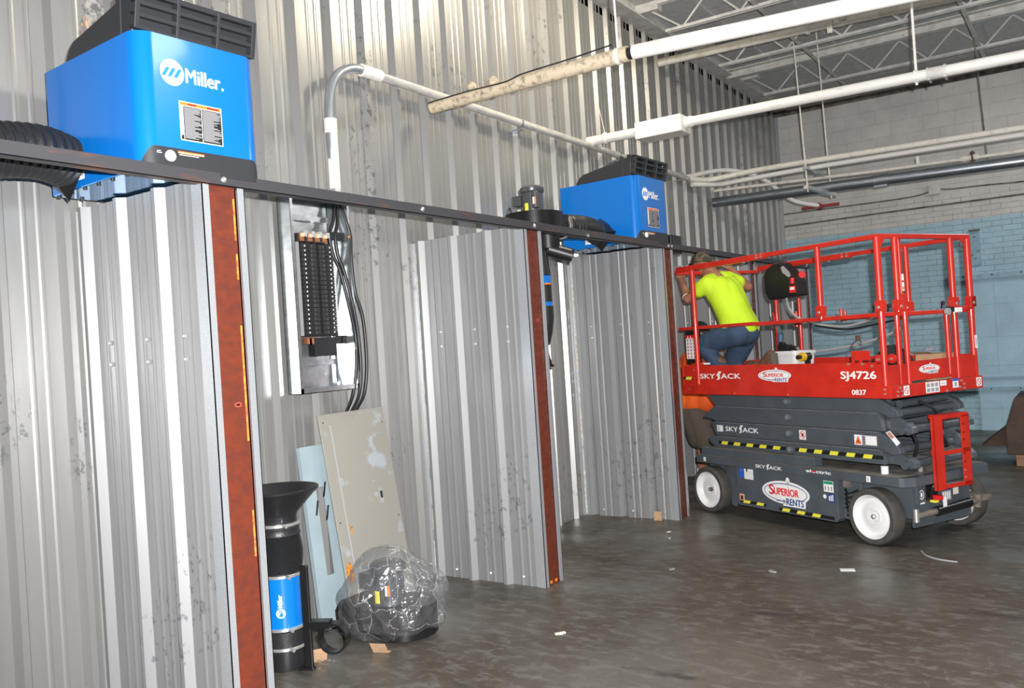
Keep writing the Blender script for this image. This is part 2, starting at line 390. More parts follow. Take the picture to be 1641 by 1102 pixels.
    bp = nm(nt, 'ShaderNodeBump', Strength=bumpy); bp.inputs['Distance'].default_value = .012; nt.links.new(hs.outputs[0], bp.inputs['Height']); nt.links.new(bp.outputs[0], b.inputs['Normal'])
    return m
M_brick = brickmat('painted_brick', (.38, .58, .69), (.62, .61, .58), (2.96, 3.34))
struct(MB().box((-.12, YB, 0), (16, YB + .3, 5.35), M_brick).build('wall_back'))
M_door = brickmat('painted_door_panel', (.38, .58, .70), (.3, .5, .63), (9, 9), .35, brick=False)
mb = MB().box((2.6, YB - .045, .0), (5.2, YB - .005, 2.12), M_door)
for x in (2.86, 3.27, 3.7, 4.1): mb.box((x, YB - .05, .02), (x + .008, YB - .04, 2.1), M_door)
for z in (.31, .9, 1.3, 1.75): mb.box((2.6, YB - .05, z), (5.2, YB - .04, z + .008), M_door)
struct(mb.build('door_1'))
M_bluerail = mat('blue_painted_steel', (.27, .44, .54), .5, 0, (.20, .33, .42), 10)
mb = MB().box((2.3, YB - .10, 2.13), (5.3, YB, 2.175), M_bluerail)
mb.box((2.3, YB - .10, 2.10), (5.3, YB - .085, 2.13), M_bluerail)
for k in range(9): mb.cyl((2.5 + k * .35, YB - .105, 2.152), (2.5 + k * .35, YB - .098, 2.152), .012, M_blk, 8)
struct(mb.build('trim_1'))
mb = MB().box((2.2, YB - .085, .555), (5.3, YB, .60), M_bluerail)
mb.box((2.2, YB - .075, .72), (5.3, YB, .745), M_bluerail)
for k in range(9): mb.cyl((2.4 + k * .35, YB - .09, .578), (2.4 + k * .35, YB - .083, .578), .01, M_blk, 8)
struct(mb.build('trim_2'))
# dark steel lintel at the head of the back wall
M_dkbeam = mat('sooty_steel_beam', (.22, .19, .16), .7, .1, (.07, .06, .055), 8)
struct(MB().box((-.04, YB - .05, 4.90), (16, YB, 4.965), M_dkbeam).build('trim_3'))
struct(MB().box((-.04, YB - .02, 0), (.05, YB, 4.9), M_trimg).build('trim_4'))
# roof: deck, wall-head beam, tees
ZD = 5.15
mb = MB().box((-.12, -4, ZD), (16, YB + .3, ZD + .2), M_deck)
struct(mb.build('ceiling'))
mb = MB()
for k in range(14): mb.box((.62 + k * .815, -4, ZD - .03), (.66 + k * .815, YB, ZD + .001), M_deck)
struct(mb.build('trim_5'))
mb = MB().box((.0, -2.6, 4.975), (.21, YB, 4.99), M_steelpaint).box((.0, -2.6, 4.99), (.10, YB, ZD), M_steelpaint).box((-.04, -2.6, 4.9), (0, YB, 4.99), M_steelpaint)
struct(mb.build('trim_6'))
# roof joists (run across the room)
def joist(y, label, zt=5.10, zb=4.78, x1=12, xs=.42, r=.02):
    e = empty('roof_joist', (0, y, 0), label, 'joist', group='open web roof joists')
    mb = MB()
    for dy in (-.035, .012): mb.box((.02, dy, zt), (x1, dy + .023, zt + .045), M_steelpaint)
    mb.box((.0, -.06, zt - .06), (.36, .06, zt), M_steelpaint); mb.build('top_chord', e)
    mb = MB()
    for dy in (-.035, .012): mb.box((xs, dy, zb), (x1, dy + .023, zb + .03), M_steelpaint)
    mb.build('bottom_chord', e)
    mb = MB(); pts = [(.2, 0, zt)]; x = xs + .18; dn = True
    while x < x1: pts.append((x, 0, zb + .02 if dn else zt)); dn = not dn; x += .31
    for i in range(len(pts) - 1): mb.cyl(pts[i], pts[i + 1], .0115, M_steelpaint, 6)
    mb.build('web', e)
    return e
joist(8.1, 'white open-web roof joist nearest the camera, just behind the big white flue pipe')
joist(9.66, 'white open-web roof joist, second of the three from the camera')
joist(11.35, 'white open-web roof joist closest to the brick back wall')
e = empty('ceiling_beam', (0, 10.7, 0), 'white solid-web steel channel beam under the roof between the second and third joist', 'beam')
mb = MB().box((.15, -.05, 5.02), (12, .05, 5.035), M_steelpaint).box((.15, .035, 4.93), (12, .05, 5.02), M_steelpaint).box((.15, -.05, 4.92), (12, .05, 4.935), M_steelpaint)
mb.build('channel', e)
mb = MB()
for k in range(12): mb.cyl((.5 + k * .9, -.0, 4.97), (.5 + k * .9, .05, 4.97), .012, M_steelpaint, 8)
build_each(mb, 'bolt', e)
o = MB().box((1.36, 7.9, 4.80), (1.41, 12.2, 4.806), M_steelpaint).box((1.36, 7.9, 4.80), (1.366, 12.2, 4.85), M_steelpaint).build('bridging_angle')
tag(o, 'thin white bridging angle running below the joists, nearer the ribbed metal wall', 'bridging')
o = MB().box((3.0, 7.9, 4.80), (3.05, 12.2, 4.806), M_steelpaint).box((3.0, 7.9, 4.80), (3.006, 12.2, 4.85), M_steelpaint).build('bridging_angle')
tag(o, 'thin white bridging angle below the joists, farther out over the room', 'bridging')

# ================================================================== PIPES ON AND ABOVE THE WALL
def run(name, pts, r, m, label, cat, n=16, group=None, k=1):
    e = empty(name, (pts[0][0], pts[0][1], pts[0][2]), label, cat, group=group)
    o = Vector(pts[0]); P = [Vector(p) - o for p in pts]
    if k > 1: P = smoothpath(P, k)
    MB().tube(P, r, m, n).build('pipe_body', e, True)
    return e, o
# big flue: lagged stub end, then painted white pipe
e, o = run('flue_pipe', [(1.735, 4.4, 3.345), (2.81, 4.4, 3.29), (6.5, 4.4, 3.10)], .044, M_white, 'big white overhead pipe with a stained lagged end stopping in front of the metal wall', 'pipe')
d = lambda x, y, z: Vector((x, y, z)) - o
MB().tube([d(.135, 4.4, 3.335), d(.9, 4.4, 3.345), d(1.70, 4.4, 3.346)], [.043, .047, .048], M_insul, 16).build('lagged_end', e, True)
MB().tube([d(1.69, 4.4, 3.346), d(1.73, 4.4, 3.345)], .038, M_blk, 14).build('black_joint', e, True)
for x in (.50, .68):
    mb = MB(); mb.lathe([(.026, 0), (.034, .022), (.036, .042), (.012, .066), (.002, .068)], M_insul, 12, o=d(x, 4.4, 3.372))
    mb.build('capped_branch', e, True)
for x in (.56, .60, .74): MB().tube([d(x, 4.4, 3.342), d(x + .012, 4.4, 3.342)], .047, M_insul, 16).build('coupling_ring', e, True)
MB().tube([d(1.62, 4.4, 3.346), d(1.645, 4.4, 3.346)], .053, M_white, 16).build('pipe_clamp', e, True)
MB().cyl(d(1.63, 4.4, 3.39), d(1.61, 4.4, 5.1), .007, M_white, 8).build('hanger_rod', e)
MB().tube(smoothpath([d(.14, 4.355, 3.36), d(.5, 4.35, 3.365), d(.8, 4.352, 3.36), d(.95, 4.36, 3.385), d(1.3, 4.37, 3.40), d(1.6, 4.38, 3.42)], 6), .005, M_black, 6).build('strapped_cable', e, True)
e, o = run('cream_pipe', [(.06, 8.69, 4.69), (1.81, 8.69, 4.65), (6, 8.69, 4.48)], .045, M_cream, 'cream painted pipe close under the roof, behind the big white flue', 'pipe')
d = lambda x, y, z: Vector((x, y, z)) - o
mb = MB()
for x, w_ in ((1.98, .09), (1.70, .03)): mb.tube([d(x, 8.69, 4.648), d(x + w_, 8.69, 4.645)], .055, M_cream, 14)
build_each(mb, 'coupling', e, True)
mb = MB().box(d(1.92, 8.62, 4.53), d(1.97, 8.64, 4.66), M_cream).box(d(2.05, 8.62, 4.63), d(2.10, 8.64, 4.80), M_cream)
mb.build('hanger_clip', e)
# main conduit: out of the panel, up and over, then along the wall
e, o = run('wall_conduit', [(.10, 3.415, 2.57), (.10, 3.41, 2.75), (.10, 3.405, 3.10), (.10, 3.43, 3.27), (.10, 3.50, 3.38), (.10, 3.62, 3.445), (.10, 3.76, 3.46), (.10, 4.2, 3.46), (.10, 6.2, 3.45), (.10, 9.25, 3.435)],
           .030, M_conduit, 'galvanized conduit rising from the breaker panel, bending and running along the metal wall', 'conduit', k=5)
d = lambda x, y, z: Vector((x, y, z)) - o
MB().cyl(d(.10, 3.41, 3.08), d(.10, 3.41, 2.99), .042, M_white, 14).cyl(d(.10, 3.415, 3.0), d(.10, 3.415, 2.63), .037, M_white, 14).build('white_sleeve', e, True)
MB().cyl(d(.10, 3.72, 3.46), d(.10, 3.90, 3.46), .042, M_white, 14).build('white_coupling', e, True)
MB().cyl(d(.10, 3.415, 2.64), d(.10, 3.415, 2.59), .045, M_bolt, 8).build('locknut', e, True)
mb = MB()
for y in (5.6, 7.4, 9.0): mb.box(d(0, y, 3.385), d(.135, y + .03, 3.40), M_conduit).tube([d(.1, y, 3.45), d(.1, y + .03, 3.45)], .037, M_conduit, 12)
mb.build('wall_strap', e)
MB().cyl(d(.10, 3.88, 3.46), d(.10, 9.25, 3.435), .031, mat('overpainted_conduit', (.55, .54, .51), .5, .1, (.34, .34, .34), 14, (2, .5, 2), .45, .7), 14).build('painted_length', e, True)
# pipe 2 with box
e, o = run('white_pipe', [(1.06, 6.87, 3.488), (2.64, 6.87, 3.470), (6.5, 6.87, 3.42)], .043, M_white, 'white pipe leaving the square white box and crossing toward the right under the roof', 'pipe')
d = lambda x, y, z: Vector((x, y, z)) - o
MB().tube([d(1.055, 6.87, 3.488), d(1.12, 6.87, 3.487)], .050, M_white, 16).build('end_collar', e, True)
mb = MB().tube([d(3.03, 6.87, 3.466), d(3.17, 6.87, 3.464)], .047, M_steelpaint, 16)
for x in (3.03, 3.15): mb.tube([d(x, 6.87, 3.466), d(x + .012, 6.87, 3.466)], .052, M_steelpaint, 16)
for x in (3.04, 3.15): mb.box(d(x, 6.81, 3.408), d(x + .015, 6.93, 3.418), M_steelpaint)
mb.build('repair_coupling', e, True)
# the coupling sits at px 1505, the rod at px 1468
mb = MB().cyl(d(2.955, 6.87, 3.40), d(2.955, 6.87, 5.1), .010, M_white, 8); mb.build('hanger_rod', e)
MB().cyl(d(2.94, 6.87, 3.468), d(2.97, 6.87, 3.468), .051, M_white, 14).build('hanger_ring', e, True)
o2 = MB().box((.60, 6.77, 3.405), (1.05, 7.0, 3.555), M_white).build('junction_box', bevel=.004)
tag(o2, 'rectangular white box in line with the white pipe in front of the ribbed wall', 'box')
e, o = run('white_pipe', [(.06, 6.87, 3.50), (.60, 6.87, 3.492)], .045, M_white, 'short white pipe joining the ribbed wall to the square white box', 'pipe')
MB().cyl((.18, 0, 0), (.20, 0, 0), .055, M_white, 14).cyl((.19, .0, .03), (.13, 0, .35), .003, M_cream, 5).build('hanger_ring', e, True)
# galvanized duct, conduits, thin pipe
e, o = run('galvanized_duct_pipe', [(.06, 10.12, 3.246), (1.98, 10.12, 3.214), (6.5, 10.12, 3.14)], .062, M_galvpipe, 'shiny bare galvanized pipe, lowest of the overhead lines before the brick wall', 'pipe', n=24)
d = lambda x, y, z: Vector((x, y, z)) - o
mb = MB().tube([d(1.98, 10.12, 3.214), d(2.14, 10.12, 3.212)], .067, M_galvpipe, 20)
for x in (1.98, 2.12): mb.tube([d(x, 10.12, 3.214), d(x + .015, 10.12, 3.214)], .071, M_galvpipe, 20)
mb.box(d(1.99, 10.05, 3.13), d(2.13, 10.07, 3.15), M_galvpipe); build_each(mb, 'coupling', e, True)
e, o = run('upper_conduit', [(.10, 9.25, 3.435), (.22, 9.55, 3.44), (.5, 9.70, 3.475), (.9, 9.72, 3.49), (2.08, 9.70, 3.475), (6.5, 9.70, 3.41)], .033, M_cream, 'stained cream conduit curving off the end of the wall conduit, topmost of the close pair', 'conduit', k=5)
e, o = run('upper_conduit', [(.10, 9.34, 3.38), (.30, 9.74, 3.40), (.6, 9.80, 3.415), (2.06, 9.78, 3.42), (6.5, 9.78, 3.36)], .030, M_white, 'whiter conduit tucked just under the stained cream conduit', 'conduit', k=5)
e, o = run('thin_pipe', [(.06, 10.17, 3.403), (2.0, 10.17, 3.33), (6.5, 10.17, 3.24)], .020, M_cream, 'thin cream pipe between the conduit pair and the galvanized pipe', 'pipe', n=10)
d = lambda x, y, z: Vector((x, y, z)) - o
MB().box(d(2.43, 10.15, 3.32), d(2.46, 10.19, 3.42), M_cream).build('stand_off', e)
v = empty('pipe_valve', (2.99, 10.17, 3.315), 'rusty brown gate valve with round handwheel on the thin cream pipe', 'valve')
M_vr = mat('rusty_valve_iron', (.085, .055, .05), .6, .3, (.16, .11, .09), 30)
MB().tube([(-.13, 0, .003), (-.08, 0, .002), (-.03, 0, 0), (.05, 0, 0)], [.028, .045, .034, .034], M_cream, 12).build('valve_body', v, True)
MB().cyl((0, 0, -.05), (0, 0, .06), .024, M_vr, 10).lathe([(.012, -.008), (.07, -.008), (.075, 0), (.07, .008), (.012, .008)], M_vr, 20, axis='x', o=(.0, 0, .0)).build('handwheel', v, True)
v['label'] = 'rusty brown gate valve with round handwheel on the thin cream pipe'
# flexible conduit loop that ends in a red bar
e, o = run('looped_conduit', [(.10, 9.2, 3.45), (.16, 9.55, 3.53), (.28, 9.95, 3.60), (.45, 10.3, 3.585), (.62, 10.6, 3.48), (.72, 10.85, 3.34), (.84, 11.05, 3.24), (1.05, 11.3, 3.185)], .028, M_white, 'looping white conduit that arches off the wall and drops to a red bar', 'conduit', k=6)
o2 = MB().box((.82, 11.36, 3.165), (1.30, 11.40, 3.20), mat('dull_red_paint', (.30, .025, .02), .5)).cyl((1.05, 11.28, 3.182), (1.05, 11.40, 3.182), .04, MATS['dull_red_paint'], 12).build('red_valve_lever', bevel=.003)
tag(o2, 'dull red lever bar at the far end of the looping conduit', 'valve')
# trapeze hanger: two rods, two struts
e = empty('trapeze_hanger', (1.40, 9.95, 3.2), 'trapeze hanger of two threaded rods and two steel struts carrying the overhead pipes', 'hanger')
MB().cyl((-.04, -.30, -.07), (-.10, -.30, 1.9), .0085, M_cream, 8).build('threaded_rod', e)
MB().cyl((.08, .26, -.10), (.03, .26, 1.9), .0085, M_cream, 8).build('threaded_rod', e)
MB().box((-.065, -.36, .185), (-.02, .0, .225), M_conduit).box((-.02, -.02, .165), (.03, .32, .205), M_conduit).build('upper_strut', e)
mb = MB(); mb.add([(-.07, -.36, -.04), (-.02, -.36, -.04), (.13, .32, -.075), (.08, .32, -.075), (-.07, -.36, .0), (-.02, -.36, .0), (.13, .32, -.035), (.08, .32, -.035)], [(0, 3, 2, 1), (4, 5, 6, 7), (0, 1, 5, 4), (1, 2, 6, 5), (2, 3, 7, 6), (3, 0, 4, 7)], M_bolt)
mb.build('lower_strut', e)
o2 = MB().cyl((3.07, 10.9, 3.3), (3.01, 10.9, 4.95), .008, M_dkbeam, 8).build('hanger_rod'); tag(o2, 'thin dark rod hanging from the roof to the conduits, right of the trapeze hanger', 'rod')
# back wall wiring
o2 = MB().tube(smoothpath([(.05, YB - .012, 3.378), (1.0, YB - .012, 3.373), (1.6, YB - .012, 3.37), (1.95, YB - .012, 3.38), (2.12, YB - .02, 3.41)], 5), .010, M_dkbeam, 6).build('wall_cable')
tag(o2, 'dark cable clipped to the brick wall, from the metal wall to the small grey box', 'cable')
o2 = MB().tube(smoothpath([(2.28, YB - .02, 3.43), (2.42, YB - .012, 3.41), (2.8, YB - .012, 3.40), (3.3, YB - .012, 3.375), (4.6, YB - .012, 3.33)], 5), .010, M_dkbeam, 6).build('wall_cable')
tag(o2, 'dark cable clipped to the brick wall, leading right from the small grey box', 'cable')
o2 = MB().tube([(.05, YB - .015, 3.184), (1.4, YB - .015, 3.20), (4.6, YB - .015, 3.21)], .013, M_dkbeam, 6).build('wall_conduit_line')
tag(o2, 'lower dark conduit line running along the brick wall just above the blue paint', 'conduit')
o2 = MB().box((2.12, YB - .05, 3.36), (2.27, YB - .001, 3.50), M_steelpaint).build('outlet_box', bevel=.006); tag(o2, 'small square grey junction box on the upper brick wall', 'box')
e = empty('wall_bracket', (2.68, YB, 2.3), 'light blue painted steel bracket plate bolted high on the blue brick wall', 'bracket')
MB().box((-.075, -.03, 0), (.045, -.002, .50), M_bluerail).box((-.085, -.09, .48), (.055, -.002, .50), M_dkbeam).build('plate', e, bevel=.002)
mb = MB()
for x, z in ((-.02, .40), (-.02, .10), (.02, .2), (-.06, .15)): mb.cyl((x, -.04, z), (x, -.03, z), .012, M_dkbeam, 8)
build_each(mb, 'bolt', e)
o2 = MB().tube(smoothpath([(2.59, YB - .03, 2.74), (2.5, YB - .05, 2.68), (2.47, YB - .05, 2.6), (2.55, YB - .05, 2.55), (2.6, YB - .03, 2.58)], 6), .004, M_dkbeam, 5).build('loose_wire')
tag(o2, 'thin loose wire curling beside the blue wall bracket', 'wire')

# peeled paint scar high on the metal wall
M_scar = mat('peeled_orange_paint', (.62, .38, .22), .7, 0, (.16, .15, .15), 22, lo=.47, hi=.56); M_scar2 = mat('dark_scorch', (.13, .13, .13), .8, 0, (.36, .35, .33), 26, lo=.45, hi=.60)
rr = random.Random(11); mb = MB()
for cy, cz, ry, rz_, m_ in ((1.93, 3.34, .07, .15, M_scar2), (2.06, 3.38, .06, .14, M_scar2), (1.89, 3.26, .035, .06, M_scar), (2.07, 3.36, .03, .10, M_scar)):
    mb.prism([(cy + ry * math.cos(2 * PI * k / 26) * rr.uniform(.5, 1.15), cz + rz_ * math.sin(2 * PI * k / 26) * rr.uniform(.5, 1.2)) for k in range(26)], .0015, .0045 if m_ is M_scar2 else .0055, m_, 'x')
o = mb.build('paint_scar'); tag(o, 'peeled orange and dark scar on the metal wall above the near blue filter unit', 'stain')
# ================================================================== BOOTH PARTITIONS
W = .944; HP = 2.372; YP = [1.827, 4.285, 6.475, 8.70, 10.86]
RM90 = Matrix.Rotation(-PI / 2, 4, 'Z')
def partition(k, label, h=HP, rust=M_rust, rev=False, M_part=M_part):
    y = YP[k]
    e = empty('booth_partition', (.0, y, 0), label, 'partition', group='ribbed booth partitions along the metal wall')
    mb = corrugated(.872, .0, h, .29, .015 if not rev else .075,   .030, .024, .034, m=M_part, s0=.025, rev=rev)
    o = mb.build('near_panel', e); o.rotation_euler = (0, 0, -PI / 2); o.location = (0, -.026, 0)
    mb = corrugated(.84, .0, h - .01, .29, .1, .016, .034, .03, m=M_part, s0=.025, rev=True)
    o = mb.build('far_panel', e); o.rotation_euler = (0, 0, -PI / 2); o.location = (0, .172, 0)
    mb = MB().box((.925, 0, 0), (.933, .144, h + .006), rust).box((.86, -.002, 0), (.933, .006, h + .006), rust).box((.86, .138, 0), (.933, .146, h + .006), rust)
    mb.box((.05, .035, h - .05), (.88, .12, h + .006), rust)
    mb.build('steel_post', e)
    mb = MB().box((.892, -.036, -.0), (W, -.032, h), M_trimg).box((W - .004, -.036, 0), (W, -.001, h), M_trimg).box((.865, -.031, 0), (.895, -.027, h), M_trimg)
    mb.build('near_flashing', e)
    MB().box((.86, .178, 0), (W, .182, h), M_trimg).box((W - .004, .146, 0), (W, .182, h), M_trimg).build('far_flashing', e)
    mb = MB().box((.022, -.036, 0), (.062, -.030, h - .01), M_trimg).box((.0, -.040, 0), (.026, -.034, h - .012), M_trimg)
    mb.build('corner_flashing', e)
    mb = MB(); z = 0.02
    while z < h - .05:
        l = random.uniform(.04, .16); mb.box((.026, -.042 - random.random() * .004, z), (.034 + random.random() * .006, -.035, z + l), M_caulk); z += l + random.choice([0, 0, .03, .08])
    mb.build('caulk_bead', e)
    mb = MB()
    for z in (.055, 1.62, 1.72):
        for x in (.20, .49, .76): mb.lathe([(.011, 0), (.011, .003), (.007, .006), (.006, .009)], M_bolt, 8, axis='y', o=(x, -.028, z), T=Matrix.Scale(-1, 4, (0, 1, 0)) @ Matrix.Translation((0, .056, 0)))
    build_each(mb, 'screw', e)
    return e
p1 = partition(0, 'booth partition nearest the camera, with bright orange-brown primed post edge')
p2 = partition(1, 'second booth partition from the camera, behind the plastic bag, with dark red post edge')
p3 = partition(2, 'third booth partition, with scraped sheet, ending beside the scissor lift', h=2.372, rev=True, M_part=M_part3)
p4 = partition(3, 'fourth booth partition, partly hidden behind the kneeling worker')
p5 = partition(4, 'farthest booth partition, behind the black lift control box')
M_yelrust = mat('yellow_crayon_mark', (.75, .32, .04), .6, 0, (.35, .10, .03), 40, lo=.4, hi=.6)
mb = MB()
for z0, z1 in ((2.12, 2.30), (1.95, 2.06), (1.25, 1.75), (.75, .95)): mb.box((.9332, .125, z0), (.9342, .134, z1), M_yelrust)
build_each(mb, 'yellow_edge_mark', p1)
M_slot = mat('raw_slot_edge', (.55, .08, .05), .5)
for e_, zz in ((p1, 1.40), (p2, 1.74), (p3, 1.66)):
    mb = MB().prism([(y, z) for y, z in rrect(.07, zz, .105, zz + .02, .009)], .9332, .9340, M_slot, 'x').prism([(y, z) for y, z in rrect(.077, zz + .005, .098, zz + .015, .004)], .9341, .9346, M_blk, 'x')
    mb.build('bolt_slot', e_)
mb = MB().box((.9332, .03, .01), (.936, .055, .03), M_orgink).box((.9332, .09, .01), (.936, .115, .03), M_orgink)
build_each(mb, 'base_clip', p2)
# long steel angle bolted across the post tops
e = empty('steel_angle_rail', (W, -1.0, 2.33), 'long dark rusty steel angle bolted across the tops of all partition posts', 'rail')
A = lambda y: y + 1.0
mb = MB()
mb.box((.0, 0, .017), (.006, A(11.05), .071), M_angle).box((.006, 0, .017), (-.045, A(11.05), .023), M_angle)
mb.build('angle', e, bevel=.0015)
mb = MB()
for y in (1.90, 4.375, 6.55, 6.625, 3.22, 8.78, 10.9): mb.lathe([(.013, 0), (.013, .004), (.008, .010), (.002, .012)], M_bolt, 10, axis='x', o=(.006, A(y), .044))
build_each(mb, 'bolt', e, True)
# ================================================================== FILTER UNITS
def logo(dc, cx, cy, R, ink, bg):
    dc.poly(ellipse(cx, cy, R, R), ink, 0)
    for k in (-1, 0, 1):
        x = cx + k * R * .50
        dc.poly([(x - R * .40, cy - R * .36), (x - R * .10, cy - R * .36), (x + R * .34, cy + R * .36), (x + R * .04, cy + R * .36)], bg, 1)
def filter_unit(y0, label, yaw=-.055, wd=.575):
    x0, x1, z0, z1 = .185, .930, 2.386, 2.936
    e = empty('fume_filter_unit', (x0, y0, z0), label, 'filter unit', rz=yaw, group='blue fume filter units on the partitions')
    L, D, H = x1 - x0, wd, z1 - z0
    plan = [(0, D), (0, 0)] ; r = .075
    for k in range(9): a = -PI / 2 + PI / 2 * k / 8; plan.append((L - r + r * math.cos(a), r + r * math.sin(a)))
    for k in range(9): a = PI / 2 * k / 8; plan.append((L - r + r * math.cos(a), D - r + r * math.sin(a)))
    MB().prism(plan, 0, H, M_blue).build('housing', e, True)
    # black control strip wrapping the front foot of the housing
    r2 = .076; st = [(L - .10, .0), ]
    def front(off, a0=-88, a1=88, n=9):
        P = []
        for k in range(n): a = math.radians(a0 + (0 - a0) * k / (n - 1)); P.append((L - r + (r + off) * math.cos(a), r + (r + off) * math.sin(a)))
        for k in range(n): a = math.radians(a1 * k / (n - 1)); P.append((L - r + (r + off) * math.cos(a), D - r + (r + off) * math.sin(a)))
        return P
    P = front(.002, -55, 60); n = len(P); mb = MB()
    hs = []
    for i, p in enumerate(P):
        t = min(i, n - 1 - i) / 6
        hs.append(.03 + .062 * min(1, math.sin(min(1, t) * PI / 2)))
    vs = [(p[0], p[1], -.003) for p in P] + [(P[i][0], P[i][1], hs[i]) for i in range(n)]
    mb.add(vs, [(i, i + 1, n + i + 1, n + i) for i in range(n - 1)], M_blackmat)
    mb.build('control_strip', e, True)
    MB().lathe([(.020, 0), (.023, .004), (.023, .012), (.016, .016), (.0, .017)], M_white2, 20, axis='x', o=(L + .002, .115, .055)).build('knob', e, True)
    dc = Decal((L + .002, 0, 0), (0, 1, 0), (0, 0, 1))
    logo(dc, .150, .402, .054, M_white2, M_logoblue)
    dc.text('Miller', .212, .372, .375, .432, M_white2, 0, .022); dc.poly(ellipse(.386, .377, .006, .006, 10), M_white2, 0)
    dc.build('maker_logo', e)
    dc = Decal((L + .002, 0, 0), (0, 1, 0), (0, 0, 1))
    X0, Y0_, X1, Y1 = .172, .130, .372, .292
    dc.rect(X0, Y0_, X1, Y1, M_white2, 0); dc.rect(X0 + .004, Y1 - .016, X1 - .004, Y1 - .003, M_orgink, 1)
    dc.rect(X0 + .04, Y1 - .013, X0 + .08, Y1 - .006, M_redink, 2); dc.rect(X0 + .13, Y1 - .013, X0 + .185, Y1 - .006, M_redink, 2)
    dc.rect(X0 + .018, Y0_ + .004, X0 + .101, Y1 - .019, M_blk, 1); dc.rect(X0 + .104, Y0_ + .004, X1 - .004, Y1 - .019, M_blk, 1)
    dc.rect(X0 + .004, Y0_ + .004, X0 + .016, Y0_ + .022, M_blk, 1)
    rr = random.Random(3)
    for c0, c1 in ((X0 + .021, X0 + .099), (X0 + .107, X1 - .007)):
        z = Y1 - .025
        while z > Y0_ + .008: dc.rect(c0, z, c0 + (c1 - c0) * rr.choice([1, 1, .9, .6, .95, .8]), z + .0022, M_greyink, 2); z -= .0042
    dc.build('warning_label', e)
    dc = Decal((L + .0025, 0, 0), (0, 1, 0), (0, 0, 1))
    dc.rect(.155, .072, .275, .082, M_orgink, 0).rect(.157, .074, .273, .077, M_white2, 1); dc.rect(.16, .066, .25, .0685, M_white2, 0)
    dc.rect(.062, .070, .078, .073, M_white2, 0).rect(.060, .063, .082, .066, M_white2, 0); dc.build('control_markings', e)
    dc = Decal((0, 0, 0), (1, 0, 0), (0, 0, 1)); dc.rect(.225, .03, .285, .115, M_white2, 0)
    dc.rect(.232, .095, .278, .101, M_greyink, 1).rect(.248, .065, .262, .08, M_greyink, 1).rect(.232, .045, .278, .051, M_greyink, 1); dc.build('rating_label', e)
    # underside: bright base plate with a row of screws
    M_mir = mat('blue_base_plate', (.10, .32, .62), .12, .85)
    MB().box((.0, .004, -.004), (L - .04, D - .004, .001), M_mir).build('base_plate', e)
    mb = MB()
    for k in range(7): mb.cyl((.02 + k * .115, .018, -.012), (.02 + k * .115, .018, -.003), .009, M_black, 10)
    for k in range(3): mb.cyl((.02, .12 + k * .16, -.012), (.02, .12 + k * .16, -.003), .009, M_black, 10)
    build_each(mb, 'base_screw', e)
    # moulded louvred head
    h0 = H
    prof = [(.155, h0), (.165, h0 + .022), (.195, h0 + .06), (.235, h0 + .084), (.30, h0 + .094), (L - .10, h0 + .152), (L - .03, h0 + .158), (L - .045, h0)]
    MB().prism(prof, .012, D - .012, M_blackmat, 'y').build('head_cover', e, bevel=.008)
    # louvre frame on the sloping front
    a = Vector((L - .012, .004, h0 + .004)); b = Vector((L + .020, .004, h0 + .158)); up = (b - a).normalized(); hh = (b - a).length
    yv = Vector((0, 1, 0)); nn = yv.cross(up)
    T = Matrix(((0, up.x, nn.x, a.x), (1, up.y, nn.y, a.y), (0, up.z, nn.z, a.z), (0, 0, 0, 1)))
    wd_ = D - .008; mb = MB()
    for x in (0, wd_ / 3 - .008, 2 * wd_ / 3 - .008, wd_ - .022): mb.box((x, 0, -.035), (x + (.022 if x in (0,) or x > wd_ - .03 else .016), hh, .004), M_blackmat, T)
    for z in (0, hh * .30, hh * .60, hh - .022): mb.box((0, z, -.035), (wd_, z + .018 if z else .014, .002), M_blackmat, T)
    mb.box((0, hh - .02, -.09), (wd_, hh, .0), M_blackmat, T)
    mb.build('louvre_grille', e, bevel=.003)
    MB().prism([(L - .15, h0 + .0), (L - .115, h0 + .0), (L - .105, h0 + .165), (L - .12, h0 + .17), (L - .14, h0 + .16)], .006, .02, M_blackmat, 'y').build('head_clip', e, bevel=.003)
    return e
filter_unit(1.578, 'large glossy blue fume filter unit above the nearest partition')
filter_unit(6.062, 'smaller-looking blue fume filter unit above the third partition, beside the grey motor')
# collars and hoses
def hose(name, pts, r, label, k=10, rings=None, cat='hose'):
    P = smoothpath(pts, k); o = P[0].copy(); L = [0]
    for i in range(1, len(P)): L.append(L[-1] + (P[i] - P[i - 1]).length)
    # resample
    n = int(L[-1] / .009); Q = []; j = 0
    for i in range(n + 1):
        s_ = L[-1] * i / n
        while j < len(L) - 2 and L[j + 1] < s_: j += 1
        t = (s_ - L[j]) / max(1e-6, L[j + 1] - L[j]); Q.append(P[j].lerp(P[j + 1], t) - o)
    rs = [r * (1 + (.055 if (i % 4) < 2 else -.03)) for i in range(n + 1)]
    e = empty(name, o, label, cat)
    MB().tube(Q, rs, M_rub, 24).build('ribbed_hose', e, True)
    return e, o
e, o = hose('flexible_duct_hose', [(.42, -.2, 2.38), (.42, .5, 2.42), (.42, .95, 2.46), (.43, 1.22, 2.495), (.42, 1.40, 2.512), (.37, 1.535, 2.502)], .108, 'black ribbed duct hose entering the near blue filter unit from the left edge')
mb = MB()
for cx, cy, rr_ in ((.46, 1.40, .12),): pass
